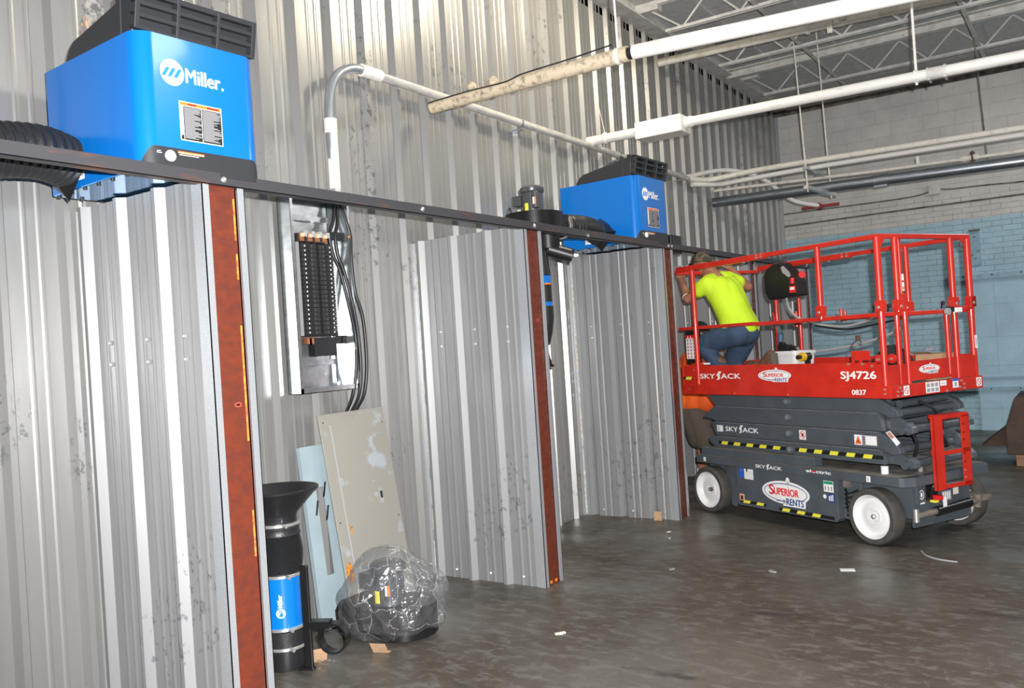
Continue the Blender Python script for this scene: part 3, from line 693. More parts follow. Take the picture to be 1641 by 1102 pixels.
def collar(e, o, c, r, s):
    mb = MB(); n = 28; vs = []
    for k in range(n):
        a = 2 * PI * k / n; vs.append((c[0] - o.x + r * math.cos(a), c[1] - s - o.y, c[2] - o.z + r * math.sin(a)))
    for k in range(n):
        a = 2 * PI * k / n; q = 1 / max(abs(math.cos(a + PI / 4)), abs(math.sin(a + PI / 4))); q = (q + 1) / 2 if math.sin(a) > 0 else q
        vs.append((c[0] - o.x + r * 1.12 * q * math.cos(a), c[1] - .006 - o.y, c[2] - o.z + r * 1.12 * q * math.sin(a)))
    mb.add(vs, [(k, (k + 1) % n, n + (k + 1) % n, n + k) for k in range(n)] + [list(range(n))[::-1], list(range(n, 2 * n))], M_blackm)
    mb.build('mounting_collar', e, True)
collar(e, o, (.345, 1.566, 2.495), .102, .05)
e, o = hose('flexible_duct_hose', [(.74, 5.06, 2.455), (.77, 5.35, 2.465), (.69, 5.68, 2.475), (.58, 5.92, 2.485)], .085, 'short black ribbed duct hose between the motor blower and the farther blue filter unit')
MB().tube([(-.0, .005, 0), (0, .04, 0)], .094, M_bolt, 20).build('hose_clamp', e, True)
collar(e, o, (.57, 6.04, 2.49), .095, .10)
# blower with upright motor
M_motor = mat('grey_motor_enamel', (.085, .09, .095), .32, .3, coat=.3)
def motor(e, c, s=1.0, lab=True):
    c = Vector(c)
    MB().lathe([(.078 * s, 0), (.078 * s, .15 * s), (.084 * s, .155 * s), (.090 * s, .165 * s), (.090 * s, .19 * s), (.070 * s, .205 * s), (.0, .21 * s)], M_motor, 28, o=c).build('motor', e, True)
    q = c + Vector((.062, -.060, .03)) * s
    MB().lathe([(.016 * s, 0), (.028 * s, .006 * s), (.028 * s, .115 * s), (.018 * s, .125 * s), (0, .127 * s)], M_motor, 16, o=q).build('capacitor_cover', e, True)
    MB().box((c.x - .145 * s, c.y - .05 * s, c.z + .07 * s), (c.x - .07 * s, c.y + .03 * s, c.z + .145 * s), M_motor).build('terminal_box', e, bevel=.004)
    mb = MB()
    def wrap(a0, a1, z0, z1, R, m, cc=c, n=5):
        vs = []
        for k in range(n):
            a = math.radians(a0 + (a1 - a0) * k / (n - 1)); vs += [(cc.x + R * math.cos(a), cc.y + R * math.sin(a), cc.z + z0), (cc.x + R * math.cos(a), cc.y + R * math.sin(a), cc.z + z1)]
        mb.add(vs, [(2 * k, 2 * k + 2, 2 * k + 3, 2 * k + 1) for k in range(n - 1)], m)
    wrap(-105, -82, .015 * s, .075 * s, .0795 * s, M_yel); 
    wrap(-100, -50, .03 * s, .08 * s, .0290 * s, M_white2, q); wrap(-75, -50, .03 * s, .08 * s, .0295 * s, M_orgink, q)
    mb.build('motor_label', e)
BX, BY = .62, 4.90
e = empty('exhaust_blower', (BX, BY, 2.38), 'grey upright motor on a black round blower behind the second partition', 'blower')
def scroll(e, c, r, h, m=M_blackm):
    mb = MB(); pts = [(c[0] + r * (1 + .10 * k / 32) * math.cos(2 * PI * k / 32 + .6), c[1] + r * (1 + .10 * k / 32) * math.sin(2 * PI * k / 32 + .6)) for k in range(33)]
    mb.prism(pts, c[2], c[2] + h, m); return mb.build('fan_housing', e, True)
scroll(e, (0, 0, .02), .198, .145)
motor(e, (0, 0, .165))
MB().box((.03, .10, .02), (.20, .17, .15), M_blackm).build('outlet', e, bevel=.004)
MB().box((-.60, -.03, -.01), (.2, .03, .02), M_blackm).box((-.62, -.03, -.25), (-.59, .03, .02), M_blackm).build('wall_bracket_arm', e)
mb = MB().cyl((.10, .02, .02), (.10, .02, -.10), .085, M_black, 20).cyl((.10, .02, -.10), (.24, .12, -.16), .05, M_black, 14).cyl((.20, .2, .0), (.34, .2, -.02), .012, M_bolt, 8)
mb.build('swivel_inlet', e, True)
MB().tube(smoothpath([(-.28, .1, .12), (-.3, .1, .2), (-.27, .1, .26), (-.25, .1, .18)], 5), .005, M_black, 6).build('wire_loop', e)
# folded extraction arm that hangs under the blower
e = empty('fume_extractor_section', (.700, 4.84, 1.42), 'folded fume extractor tube with blue bands hanging down behind the second post', 'fume extractor')
MB().cyl((-.0, 0, .66), (-.02, 0, .86), .062, M_black, 18).build('upper_joint', e, True)
MB().cyl((0, 0, .60), (0, 0, .66), .060, M_blue, 20).cyl((.0, 0, .44), (0, 0, .47), .062, M_blue, 20).build('blue_tube', e, True)
MB().cyl((0, 0, .47), (0, 0, .60), .0605, M_blk, 20).cyl((0, 0, .595), (0, 0, .605), .063, M_orgink, 20).build('warning_band', e, True)
hm = MB().tube([(0, 0, .44), (0, 0, .36), (-.01, 0, .24), (-.015, 0, .16)], [.066, .066, .055, .035], M_rub, 18); hm.build('lower_hose', e, True)
MB().prism([(-.05, .17), (-.02, .17), (.02, .02), (.035, .018), (.035, .0), (-.05, .0)], -.03, .03, M_blackm, 'y').build('hook_bracket', e, bevel=.003)
# second blower, half hidden beyond the farther unit
e = empty('exhaust_blower', (.80, 6.86, 2.33), 'black blower housing sticking out beyond the farther blue filter unit', 'blower')
MB().prism(rrect(-.02, -.15, .12, .08, .02), .0, .16, M_blackm).build('fan_housing', e, bevel=.006)
MB().box((-.8, -.03, .02), (-.02, .03, .05), M_blackm).build('wall_bracket_arm', e)
o = MB().box((.30, -.10, 0), (.52, .02, .05), M_redink)
# ================================================================== OPEN BREAKER PANEL
M_tub = mat('panel_tub_zinc', (.62, .66, .68), .22, .85, (.42, .45, .47), 9, (1, 1, 2), .4, .7, bump=.15, bscale=10)
py0, py1, pz0, pz1, pd = 2.985, 3.475, 1.387, 2.585, .15
e = empty('breaker_panel', (.042, py0, pz0), 'open galvanized breaker panel with black breakers on the metal wall under the rail', 'electrical panel')
w_, h_ = py1 - py0, pz1 - pz0; D = pd - .042
mb = MB().box((0, 0, 0), (.003, w_, h_), M_tub).box((0, 0, 0), (D, .002, h_), M_tub).box((0, w_ - .002, 0), (D, w_, h_), M_tub).box((0, 0, 0), (D, w_, .002), M_tub).box((0, 0, h_ - .002), (D, w_, h_), M_tub)
mb.box((D - .002, 0, 0), (D, .022, h_), M_tub).box((D - .002, w_ - .022, 0), (D, w_, h_), M_tub).box((D - .002, 0, 0), (D, w_, .03), M_tub).box((D - .002, 0, h_ - .03), (D, w_, h_), M_tub)
mb.build('enclosure', e)
mb = MB()
for y in (.055, .375):
    mb.box((.003, y, .05), (.02, y + .004, h_ - .05), M_tub).box((.018, y, .05), (.020, y + .018, h_ - .05), M_tub)
for z in (.16, h_ - .16): mb.box((.020, .05, z), (.024, .39, z + .035), M_tub)
mb.build('mounting_rails', e)
MB().box((.02, .075, .335), (.05, .385, .905), M_black).build('bus_base', e)
br = None
M_brk = mat('breaker_black', (.022, .022, .024), .45); 
for c in range(2):
    for r_ in range(20):
        z = .345 + r_ * .0272
        if br is None:
            mb = MB().box((0, 0, 0), (.045, .115, .0250), M_brk).box((.045, .045, .006), (.056, .062, .019), M_black).box((.045, .02, .008), (.046, .028, .017), M_white2)
            mb.box((.045, .075, .004), (.046, .076, .021), M_greyink)
            br = mb.build('breaker', e, bevel=.0012); b2 = br
        else:
            b2 = br.copy(); C.objects.link(b2); b2.parent = e
        b2.location = (.05, .085 if c == 0 else .335, z); b2.rotation_euler = (0, 0, 0) if c == 0 else (0, 0, 0)
        if c == 1: b2.scale = (1, -1, 1)
MB().box((.05, .0775, .34), (.075, .0815, .90), M_greyink).build('left_bus_strip', e)
M_cop = mat('copper', (.72, .30, .16), .3, .9)
mb = MB()
for k, y in enumerate((.085, .15, .21, .27)):
    mb.box((.05, y, .905), (.085, y + .035, .95), M_cop).box((.06, y + .02, .93), (.10, y + .045, .965), M_bolt).box((.05, y - .02, .90), (.08, y, .95), M_black)
build_each(mb, 'terminal_lug', e)
mb = MB().box((.05, .085, .29), (.075, .12, .33), M_cop).box((.05, .13, .285), (.08, .18, .33), M_cop); build_each(mb, 'copper_lug', e)
MB().box((.05, .13, .215), (.105, .31, .325), M_black).build('main_breaker', e, bevel=.003)
mb = MB().box((.03, .350, .36), (.07, .372, .90), M_white2)
for k in range(30): mb.cyl((.07, .361, .375 + k * .0175), (.073, .361, .375 + k * .0175), .0045, M_greyink, 6)
mb.build('neutral_bar', e)
mb = MB().box((.05, .32, .92), (.10, .44, .975), M_black).box((.05, .33, .285), (.085, .37, .335), M_black).box((.05, .385, .285), (.085, .42, .335), M_black); build_each(mb, 'terminal_block', e, bevel=.003)
mb = MB()
for y, z in ((.02, 1.0), (.27, 1.04), (.03, .09), (.30, .10), (.47, .95), (.47, .25)): mb.lathe([(.009, 0), (.009, .004), (.003, .008)], M_yelrust if y > .4 else M_bolt, 8, axis='x', o=(.004 if y < .4 else D, y, z))
build_each(mb, 'screw', e)
# feeder cables
cx = .11
for i, (pts, lab) in enumerate((
    ([(.10, 3.405, 2.58), (.12, 3.36, 2.44), (.13, 3.31, 2.34), (.13, 3.33, 2.22), (.14, 3.37, 2.12), (.15, 3.42, 1.90), (.15, 3.46, 1.70), (.15, 3.445, 1.50), (.13, 3.42, 1.34), (.06, 3.42, 1.22), (.055, 3.42, 1.10)], 'leftmost of the three black feeder cables hanging through the open panel'),
    ([(.105, 3.415, 2.58), (.13, 3.385, 2.43), (.14, 3.35, 2.34), (.14, 3.36, 2.22), (.15, 3.40, 2.10), (.16, 3.45, 1.88), (.16, 3.475, 1.70), (.16, 3.478, 1.50), (.14, 3.465, 1.34), (.06, 3.465, 1.22), (.055, 3.465, 1.10)], 'middle one of the three black feeder cables hanging through the open panel'),
    ([(.11, 3.425, 2.58), (.14, 3.45, 2.44), (.15, 3.47, 2.34), (.15, 3.465, 2.2), (.15, 3.48, 2.0), (.16, 3.52, 1.85), (.16, 3.535, 1.70), (.16, 3.53, 1.5), (.14, 3.51, 1.34), (.06, 3.50, 1.22), (.055, 3.50, 1.10)], 'rightmost black feeder cable, looping wide around the right side of the open panel'))):
    o = MB().tube([Vector(p) for p in smoothpath(pts, 8)], .011, M_black, 10).build('feeder_cable', None, True)
    tag(o, lab, 'cable', 'feeder cables of the open panel')
# ================================================================== COVERS LEANING ON THE WALL
def sheet(name, bl, br_, tl, label, cat):
    bl, br_, tl = Vector(bl), Vector(br_), Vector(tl)
    X = (br_ - bl).normalized(); up = tl - bl; Yv = (up - X * up.dot(X)).normalized(); N = X.cross(Yv)
    e = empty(name, (0, 0, 0), label, cat); e.matrix_world = Matrix(((X.x, Yv.x, N.x, bl.x), (X.y, Yv.y, N.y, bl.y), (X.z, Yv.z, N.z, bl.z), (0, 0, 0, 1)))
    return e, (br_ - bl).length, up.length
M_tan = mat('scuffed_tan_paint', (.29, .28, .25), .55, 0, (.36, .40, .43), 3.4, (1, 1, 1), .57, .63)
M_blgr = mat('pale_blue_grey_paint', (.33, .42, .46), .45, .05, (.29, .37, .42), 5)
e, w_, h_ = sheet('panel_cover', (.27, 3.16, .002), (.27, 3.73, .002), (.075, 3.185, 1.245), 'tan scuffed breaker panel cover with a door, leaning on the metal wall', 'panel cover')
MB().box((0, 0, 0), (w_, h_, .012), M_tan).build('cover_frame', e, bevel=.003)
MB().box((.085, .07, .012), (w_ - .11, h_ - .09, .0145), M_tan).build('cover_door', e, bevel=.001)
MB().cyl((.082, .06, .014), (.082, h_ - .07, .014), .004, M_greyink, 6).build('piano_hinge', e)
mb = MB().prism(rrect(w_ - .175, h_ * .52 , w_ - .145, h_ * .52 + .095, .006), .0145, .018, M_greyink).prism(rrect(w_ - .168, h_ * .52 + .03, w_ - .150, h_ * .52 + .075, .004), .018, .021, M_blk)
mb.build('latch', e)
mb = MB()
for x, y in ((.03, h_ - .05), (.03, .6), (w_ - .03, .55), (w_ - .03, h_ - .1)): mb.cyl((x, y, .012), (x, y, .0125), .005, M_blk, 8)
mb.build('screw_holes', e)
mb = MB().prism(ellipse(.04, .30, .03, .06, 14), .0122, .0128, M_yelrust).prism([(.10, .52), (.115, .52), (.12, .57), (.105, .58)], .0146, .0150, M_yelrust).build('paint_splash', e)
e, w_, h_ = sheet('panel_deadfront', (.165, 2.995, .002), (.175, 3.44, .002), (.055, 2.92, 1.065), 'pale blue-grey slotted breaker panel trim leaning behind the tan cover', 'panel cover')
mb = MB(); T_ = .010
mb.box((0, 0, 0), (.105, h_, T_), M_blgr).box((.105, 0, 0), (.165, .30, T_), M_blgr).box((.105, .82, 0), (.165, h_, T_), M_blgr).box((.165, 0, 0), (.225, h_, T_), M_blgr).box((.225, 0, 0), (.29, .42, T_), M_blgr).box((.225, .82, 0), (.29, h_, T_), M_blgr).box((.29, 0, 0), (w_, h_, T_), M_blgr)
mb.build('trim_plate', e)
MB().box((0, 0, T_), (.006, h_, .03), M_blgr).box((0, 0, T_), (w_, .006, .03), M_blgr).build('folded_edge', e)
mb = MB()
for x, y in ((.075, .66), (.150, .76), (.150, .62)): mb.prism([(x, y), (x + .012, y), (x + .036, y + .085), (x + .024, y + .085)], T_ + .001, T_ + .003, M_blk)
build_each(mb, 'black_slot', e)
# ================================================================== HOOD STANDING ON THE FLOOR
hx, hy = .410, 2.533
e = empty('fume_extraction_hood', (hx, hy, 0), 'black and blue fume extractor end standing on the floor with funnel hood on top', 'fume extractor')
MB().lathe([(.098, 0), (.100, .01), (.100, .11)], M_black, 36).build('base_ring', e, True)
MB().lathe([(.106, .11), (.106, .20)], M_rub, 36).build('lower_sleeve', e, True)
mb = MB()
for z in (.105, .205, .475, .735): mb.lathe([(.108, z), (.110, z + .002), (.110, z + .014), (.108, z + .016)], M_bolt, 36); mb.cyl((.095, -.05, z + .008), (.125, -.055, z + .008), .009, M_bolt, 8)
build_each(mb, 'hose_clamp', e, True)
MB().lathe([(.100, .22), (.100, .475)], M_blue, 40).build('blue_tube', e, True)
prof = [(.104, .49)]
for k in range(56): prof.append((.104 + .012 * math.sin(PI * k / 55) + (.0025 if k % 2 else -.0025), .495 + k * .0034))
prof += [(.112, .69), (.104, .71), (.108, .725), (.103, .735)]
MB().lathe(prof, M_rub, 36).build('crumpled_hose', e, True)
MB().lathe([(.096, .735), (.096, .785), (.104, .80), (.206, .908), (.217, .915), (.219, .923), (.214, .927), (.200, .918), (.100, .815), (.09, .785)], M_black, 44, caps=False).build('funnel_hood', e, True)
dirc = math.atan2(CAM.y - hy, CAM.x - hx)
# small logo, reading upwards, curved with the tube
mb = MB(); R_ = .1012
def wrapdecal(pts2, m, l=0):
    vs = []; n = len(pts2)
    for a_, z in pts2: A_ = dirc - .15 + a_ / R_; vs.append(((R_ + l * .0005) * math.cos(A_), (R_ + l * .0005) * math.sin(A_), z))
    mb.add(vs, [list(range(n))], m)
wrapdecal(ellipse(.0, .30, .024, .024, 24), M_white2)
for k in (-1, 0, 1): z = .30 + k * .012; wrapdecal([(.009, z - .009), (.009, z - .002), (-.009, z + .009), (-.009, z + .002)], M_logoblue, 1)
vs, fs = textgeo('Miller', .022)
for f in fs: wrapdecal([(.011 - .024 * vs[i][1], .328 + .068 * vs[i][0]) for i in f], M_white2, 0)
mb.build('maker_logo', e)
tdir = Vector((.829, .559, 0)); base = Vector((.165, .055, 0))
T = Matrix.Translation((.150, .02, 0)) @ Matrix.Rotation(.45, 4, 'Z')
MB().box((-.02, -.012, 0), (.02, .012, .53), M_blackm, T).box((-.05, -.03, 0), (.03, .012, .012), M_blackm, T).build('flat_support_bar', e, bevel=.003)
mb = MB(); n = 30; vs = []
for k in range(n):
    a = 2 * PI * k / n
    for rr_ in (.078, .070):
        for dd in (-.03, .03): vs.append(((rr_) * math.cos(a), dd, .155 + rr_ * math.sin(a)))
fs = []
for k in range(n):
    a, b = 4 * k, 4 * ((k + 1) % n)
    fs += [(a, b, b + 1, a + 1), (a + 2, a + 3, b + 3, b + 2), (a, a + 2, b + 2, b), (a + 1, b + 1, b + 3, a + 3)]
mb.add(vs, fs, M_blackm, Matrix.Translation((.262, .095, 0)) @ Matrix.Rotation(.40, 4, 'Z')); mb.build('handle_ring', e, True)
MB().box((-.01, -.03, .21), (.10, .03, .245), M_blackm, Matrix.Translation((.165, .04, 0)) @ Matrix.Rotation(.45, 4, 'Z')).build('ring_bracket', e)
# ================================================================== BLOWER IN A PLASTIC BAG
e = empty('bagged_blower', (.595, 3.145, 0), 'blower with grey motor and black housing standing inside the clear plastic bag', 'blower')
scroll(e, (.06, .03, .015), .18, .17)
motor(e, (.02, -.03, .19), 1.15)
MB().prism([(-.28, .02), (-.20, .005), (-.12, .02), (-.12, .20), (-.25, .21), (-.29, .15)], -.16, .08, M_black, 'y').build('inlet_box', e, bevel=.02)
MB().box((-.13, -.10, .0), (-.05, -.02, .24), M_blackm).build('mounting_foot', e)
M_bag = bpy.data.materials.new('clear_plastic_film'); M_bag.use_nodes = True; nt = M_bag.node_tree
for n_ in list(nt.nodes): nt.nodes.remove(n_)
out = nm(nt, 'ShaderNodeOutputMaterial'); tr = nm(nt, 'ShaderNodeBsdfTransparent'); tr.inputs[0].default_value = (.93, .94, .95, 1)
gl = nm(nt, 'ShaderNodeBsdfGlossy'); gl.inputs['Roughness'].default_value = .2; gl.inputs[0].default_value = (1, 1, 1, 1)
df = nm(nt, 'ShaderNodeBsdfDiffuse'); df.inputs[0].default_value = (.7, .72, .75, 1)
tc = nm(nt, 'ShaderNodeTexCoord'); vo = nm(nt, 'ShaderNodeTexVoronoi', Scale=6.5); vo.feature = 'DISTANCE_TO_EDGE'
nz = nm(nt, 'ShaderNodeTexNoise', Scale=5, Detail=5); ad = nm(nt, 'ShaderNodeVectorMath', operation='ADD')
nt.links.new(tc.outputs['Object'], nz.inputs['Vector']); nt.links.new(tc.outputs['Object'], ad.inputs[0])
sc = nm(nt, 'ShaderNodeVectorMath', operation='SCALE'); sc.inputs['Scale'].default_value = .25; nt.links.new(nz.outputs['Color'], sc.inputs[0]); nt.links.new(sc.outputs[0], ad.inputs[1])
nt.links.new(ad.outputs[0], vo.inputs['Vector'])
bp = nm(nt, 'ShaderNodeBump', Strength=.8); bp.inputs['Distance'].default_value = .05; nt.links.new(vo.outputs['Distance'], bp.inputs['Height'])
nt.links.new(bp.outputs[0], gl.inputs['Normal']); nt.links.new(bp.outputs[0], df.inputs['Normal'])
cr = nm(nt, 'ShaderNodeMapRange'); cr.inputs[1].default_value = 0; cr.inputs[2].default_value = .016; cr.inputs[3].default_value = .40; cr.inputs[4].default_value = .06; nt.links.new(vo.outputs['Distance'], cr.inputs[0])  # whiter diffuse along the creases paints in the film's bright highlight streaks
m1 = nm(nt, 'ShaderNodeMixShader'); nt.links.new(cr.outputs[0], m1.inputs[0]); nt.links.new(tr.outputs[0], m1.inputs[1]); nt.links.new(df.outputs[0], m1.inputs[2])
lw = nm(nt, 'ShaderNodeLayerWeight', Blend=.35); mr = nm(nt, 'ShaderNodeMapRange'); mr.inputs[3].default_value = .035; mr.inputs[4].default_value = .32; nt.links.new(lw.outputs['Facing'], mr.inputs[0])
m2 = nm(nt, 'ShaderNodeMixShader'); nt.links.new(mr.outputs[0], m2.inputs[0]); nt.links.new(m1.outputs[0], m2.inputs[1]); nt.links.new(gl.outputs[0], m2.inputs[2]); nt.links.new(m2.outputs[0], out.inputs[0])
mb = MB(); n, h = 72, 40
for i in range(h + 1):
    ph = PI * i / h
    for k in range(n):
        a = 2 * PI * k / n; d = Vector((math.sin(ph) * math.cos(a), math.sin(ph) * math.sin(a), -math.cos(ph)))
        r = 1 + .16 * noise.noise(d * 1.7 + Vector((3, 1, 7))) + .05 * noise.noise(d * 4.5) + .02 * abs(noise.noise(d * 10))
        # a fold that stands out toward the right, at two thirds of the height
        r += .16 * math.exp(-((a - .75 + (2 * PI if a > 5 else 0)) ** 2) / .12 - ((d.z - .10) ** 2) / .10)
        hf = (1 - abs(d.z) ** (3.2 if d.z > 0 else 9)) ** .5 / max(.02, math.sin(ph)); hf = min(hf, 3)
        x, y, z = .315 * d.x * r * hf, .265 * d.y * r * hf, .255 + .25 * d.z * r
        if z > .24: s_ = 1 - (z - .24) * 1.5; x = (x - .02) * s_ + .02; y *= s_
        mb.v.append(Vector((x, y, max(.004, z))))
for i in range(h):
    for k in range(n): mb.f.append((i * n + k, i * n + (k + 1) % n, (i + 1) * n + (k + 1) % n, (i + 1) * n + k)); mb.m.append(0)
mb.mats.append(M_bag)
o = mb.build('plastic_bag', None, True); o.location = (.595, 3.145, 0)
o.data.polygons.foreach_set('use_smooth', [False] * len(o.data.polygons))
tag(o, 'crumpled clear plastic bag wrapped around the blower on the floor before the second partition', 'bag')
# ================================================================== THINGS ON THE FLOOR
M_card = mat('cardboard', (.52, .33, .20), .8, 0, (.44, .27, .16), 20)
def card(loc, w1, w2, h, rz, tilt, label):
    T = Matrix.Rotation(rz, 4, 'Z')
    o = MB().box((-w1 / 2, -w2 / 2, 0), (w1 / 2, w2 / 2, .003), M_card, T).box((-w1 / 2, -.0015, 0), (w1 / 2, .0015, h), M_card, T @ Matrix.Translation((0, -w2 / 2, .002)) @ Matrix.Rotation(tilt, 4, 'X')).build('cardboard_scrap')
    o.location = loc; return tag(o, label, 'cardboard')
card((.50, 2.66, .0), .09, .05, .085, 1.0, .5, 'small bent cardboard scrap beside the hood stand base')
card((.74, 2.90, .0), .09, .03, .07, .3, .6, 'small bent cardboard scrap in front of the plastic bag')
card((.76, 6.40, .0), .07, .03, .075, .0, -.1, 'small cardboard scrap against the foot of the third partition')
o = MB(); rr = random.Random(5)
for k in range(16):
    c = Vector((rr.uniform(-.05, .05), rr.uniform(-.035, .035), rr.uniform(.002, .02)))
    P = [c + Vector((rr.uniform(-.025, .025), rr.uniform(-.02, .02), rr.uniform(0, .02))) for _ in range(4)]
    o.add(P, [(0, 1, 2), (0, 2, 3)], M_bag)
o = o.build('clear_plastic_scrap'); o.location = (.60, 2.60, 0); tag(o, 'little heap of clear plastic film in front of the cardboard scrap by the hood stand', 'plastic scrap')
o = MB().box((-.045, -.03, 0), (.045, .03, .002), M_white2, Matrix.Rotation(.35, 4, 'Z')).build('paper_slip'); o.location = (2.578, 5.316, 0); tag(o, 'small white slip of paper lying on the concrete before the scissor lift', 'paper')
for (x, y, s, m, nme, lab) in ((1.125, 5.80, .022, M_bolt, 'metal_offcut', 'tiny shiny scrap on the floor between third post and camera'), (1.48, 3.52, .03, M_cream, 'wood_splinter', 'pale splinter on the open floor, nearest to the camera'),
                          (1.515, 4.95, .022, M_greyink, 'paper_crumb', 'tiny pale crumb on the floor level with the second partition'), (2.153, 5.114, .03, M_greyink, 'paper_crumb', 'small grey crumb on the floor left of the white paper slip'),
                          (1.03, 6.0, .016, M_white2, 'plastic_crumb', 'tiny white crumb on the floor just in front of the third post')):
    T = Matrix.Rotation(x * 7, 4, 'Z'); mb = MB().box((-s, -s * .3, 0), (s, s * .3, s * .25), m, T).box((-s * .3, -s * .5, 0), (s * .4, s * .6, s * .15), m, T)
    o = mb.build(nme); o.location = (x, y, 0); tag(o, lab, 'debris')
o = MB().tube(smoothpath([(0, 0, .004), (.05, -.12, .004), (.14, -.2, .004), (.25, -.23, .004)], 6), .006, M_greyink, 6).build('strap_end'); o.location = (2.92, 5.95, 0); tag(o, 'curled grey strap end on the floor under the lift', 'strap')
# rusty bin on a pallet at the right edge
M_bin = mat('brown_rusty_steel', (.085, .05, .035), .7, .1, (.055, .035, .028), 7)
M_wood = mat('pallet_wood', (.36, .22, .12), .8, 0, (.26, .15, .09), 12, (1, 6, 6))
e = empty('scrap_bin', (3.75, 10.35, 0), 'brown steel bin standing on a wooden pallet at the right edge', 'bin')
mb = MB(); mb.prism([(-.60, .12), (.6, .12), (.6, .74), (-.50, .72), (-.60, .40)], -.45, .45, M_bin, 'y'); mb.build('bin_body', e, bevel=.01)
MB().add([(-.58, -.3, .42), (-.85, -.25, .20), (-.83, -.28, .19), (-.60, -.35, .2), (-.58, .1, .42), (-.85, .05, .20), (-.83, .1, .19), (-.60, .1, .2)], [(0, 1, 2, 3), (4, 7, 6, 5), (0, 4, 5, 1), (1, 5, 6, 2), (3, 2, 6, 7), (0, 3, 7, 4)], M_bin).build('chute_lip', e)
e = empty('pallet', (3.75, 10.35, 0), 'low wooden pallet under the brown bin', 'pallet')
mb = MB()
for y in (-.42, 0, .38): mb.box((-.52, y, 0), (.6, y + .05, .095), M_wood)
mb.build('stringers', e); mb = MB()
for x in (-.52, -.28, -.04, .2, .44): mb.box((x, -.45, .095), (x + .12, .45, .118), M_wood)
mb.build('deck_boards', e)
o = MB().box((-.2, -.2, 0), (.3, .2, .22), mat('purple_plastic', (.12, .09, .20), .4)).build('purple_box', bevel=.01); o.location = (3.58, 10.35, .738); tag(o, 'dark purple box resting on the brown bin', 'box')
# ================================================================== SCISSOR LIFT
TH = math.radians(152.3); LU = Vector((math.cos(TH), math.sin(TH), 0)); LV = Vector((math.sin(TH), -math.cos(TH), 0)); LO = Vector((2.768, 5.905, 0))
LC = LO + LU * 1.08 + LV * .5; LRZ = TH - PI
LM = Matrix.Translation(LC) @ Matrix.Rotation(LRZ, 4, 'Z')
def L(a, b, z): return Vector((1.08 - a, b - .5, z))
def LW(a, b, z): return LM @ L(a, b, z)
lift = empty('scissor_lift', LC, 'red and slate-grey scissor lift with white wheels and raised guard rails', 'scissor lift', rz=LRZ)
def lb(mb, a0, a1, b0, b1, z0, z1, m): return mb.box(L(a0, b0, z0), L(a1, b1, z1), m)
def skin(pts, m, mb, b0, b1): return mb.prism([(1.08 - a, z) for a, z in pts], b0 - .5, b1 - .5, m, 'y')
# wheels
def wheel(a, b, steer, near):
    mb = MB(); R = .203
    mb.lathe([(.158, -.062), (.190, -.066), (.200, -.055), (R, -.03), (R, .03), (.200, .055), (.190, .066), (.158, .062)], M_tire, 56, axis='y', caps=False)
    T = Matrix.Translation(L(a, b, R)) @ Matrix.Rotation(steer, 4, 'Z')
    o = mb.build('tyre', lift, True); o.matrix_local = T
    s = -1 if near else 1
    mb = MB(); prof = [(.0, .018), (.030, .018), (.036, .030), (.055, .032), (.060, .024), (.095, .022), (.104, .016), (.128, .012), (.142, .030), (.152, .058), (.164, .062), (.164, -.0), (.0, .0)]
    def lat(P, m, ss):
        vs = []; n = 48
        for r, h_ in P:
            for k in range(n): a_ = 2 * PI * k / n; vs.append((r * math.cos(a_), h_ * ss, r * math.sin(a_)))
        fs = []
        for i in range(len(P) - 1):
            for k in range(n): fs.append((i * n + k, i * n + (k + 1) % n, (i + 1) * n + (k + 1) % n, (i + 1) * n + k))
        mb.add(vs, fs, m)
    lat(prof, M_rim, s); lat(prof, M_rim, -s)
    if not near:
        for k in range(26): a_ = 2 * PI * k / 26; mb.cyl((.12 * math.cos(a_), -.03, .12 * math.sin(a_)), (.12 * math.cos(a_), -.05, .12 * math.sin(a_)), .010, M_blk, 8)
    o2 = mb.build('rim', o, True)
    mb = MB(); mb.cyl((0, s * .018, 0), (0, s * .042, 0), .020, M_lgrey if a > 1 else M_bolt, 6).cyl((0, s * .018, 0), (0, s * .052, 0), .011, M_bolt, 8); mb.build('hub_nut', o, True)
wheel(.212, .085, 0, True); wheel(1.945, .085, 0, True); wheel(.212, 1.0, .12, False); wheel(1.945, 1.0, 0, False)
# chassis
mb = MB()
lb(mb, .36, 1.80, .12, .93, .13, .44, M_lgrey); lb(mb, -.03, 2.06, .16, .80, .20, .443, M_lgrey)
mb.build('chassis', lift, bevel=.006)
mb = MB(); skin([(.52, .44), (1.60, .445), (1.60, .16), (1.575, .112), (.545, .112), (.52, .14)], M_lgrey, mb, .045, .13); mb.build('near_side_tray', lift, bevel=.004)
mb = MB(); skin([(.52, .44), (1.60, .445), (1.60, .16), (1.575, .112), (.545, .112), (.52, .14)], M_lgrey, mb, .92, 1.01); mb.build('far_side_tray', lift, bevel=.004)
mb = MB(); lb(mb, -.03, 2.085, .035, 1.0, .44, .503, M_lgrey); lb(mb, -.02, 2.08, .05, .99, .5035, .506, M_dust)
mb.prism([(1.08 + .03, -.465), (1.08 + .06, -.45), (1.08 + .10, -.38), (1.08 + .10, .42), (1.08 + .03, .5)], .44, .503, M_lgrey); mb.build('deck_frame', lift, bevel=.006)
mb = MB(); lb(mb, .74, 2.05, .065, .15, .506, .572, M_lgrey); lb(mb, .75, 2.04, .07, .145, .5725, .575, M_dust); lb(mb, .74, 2.05, .88, .96, .506, .572, M_lgrey); build_each(mb, 'slide_channel', lift, bevel=.004)
mb = MB().cyl(L(.155, .13, .505), L(.155, .13, .56), .026, M_white2, 18); mb.build('nylon_stop', lift, True)
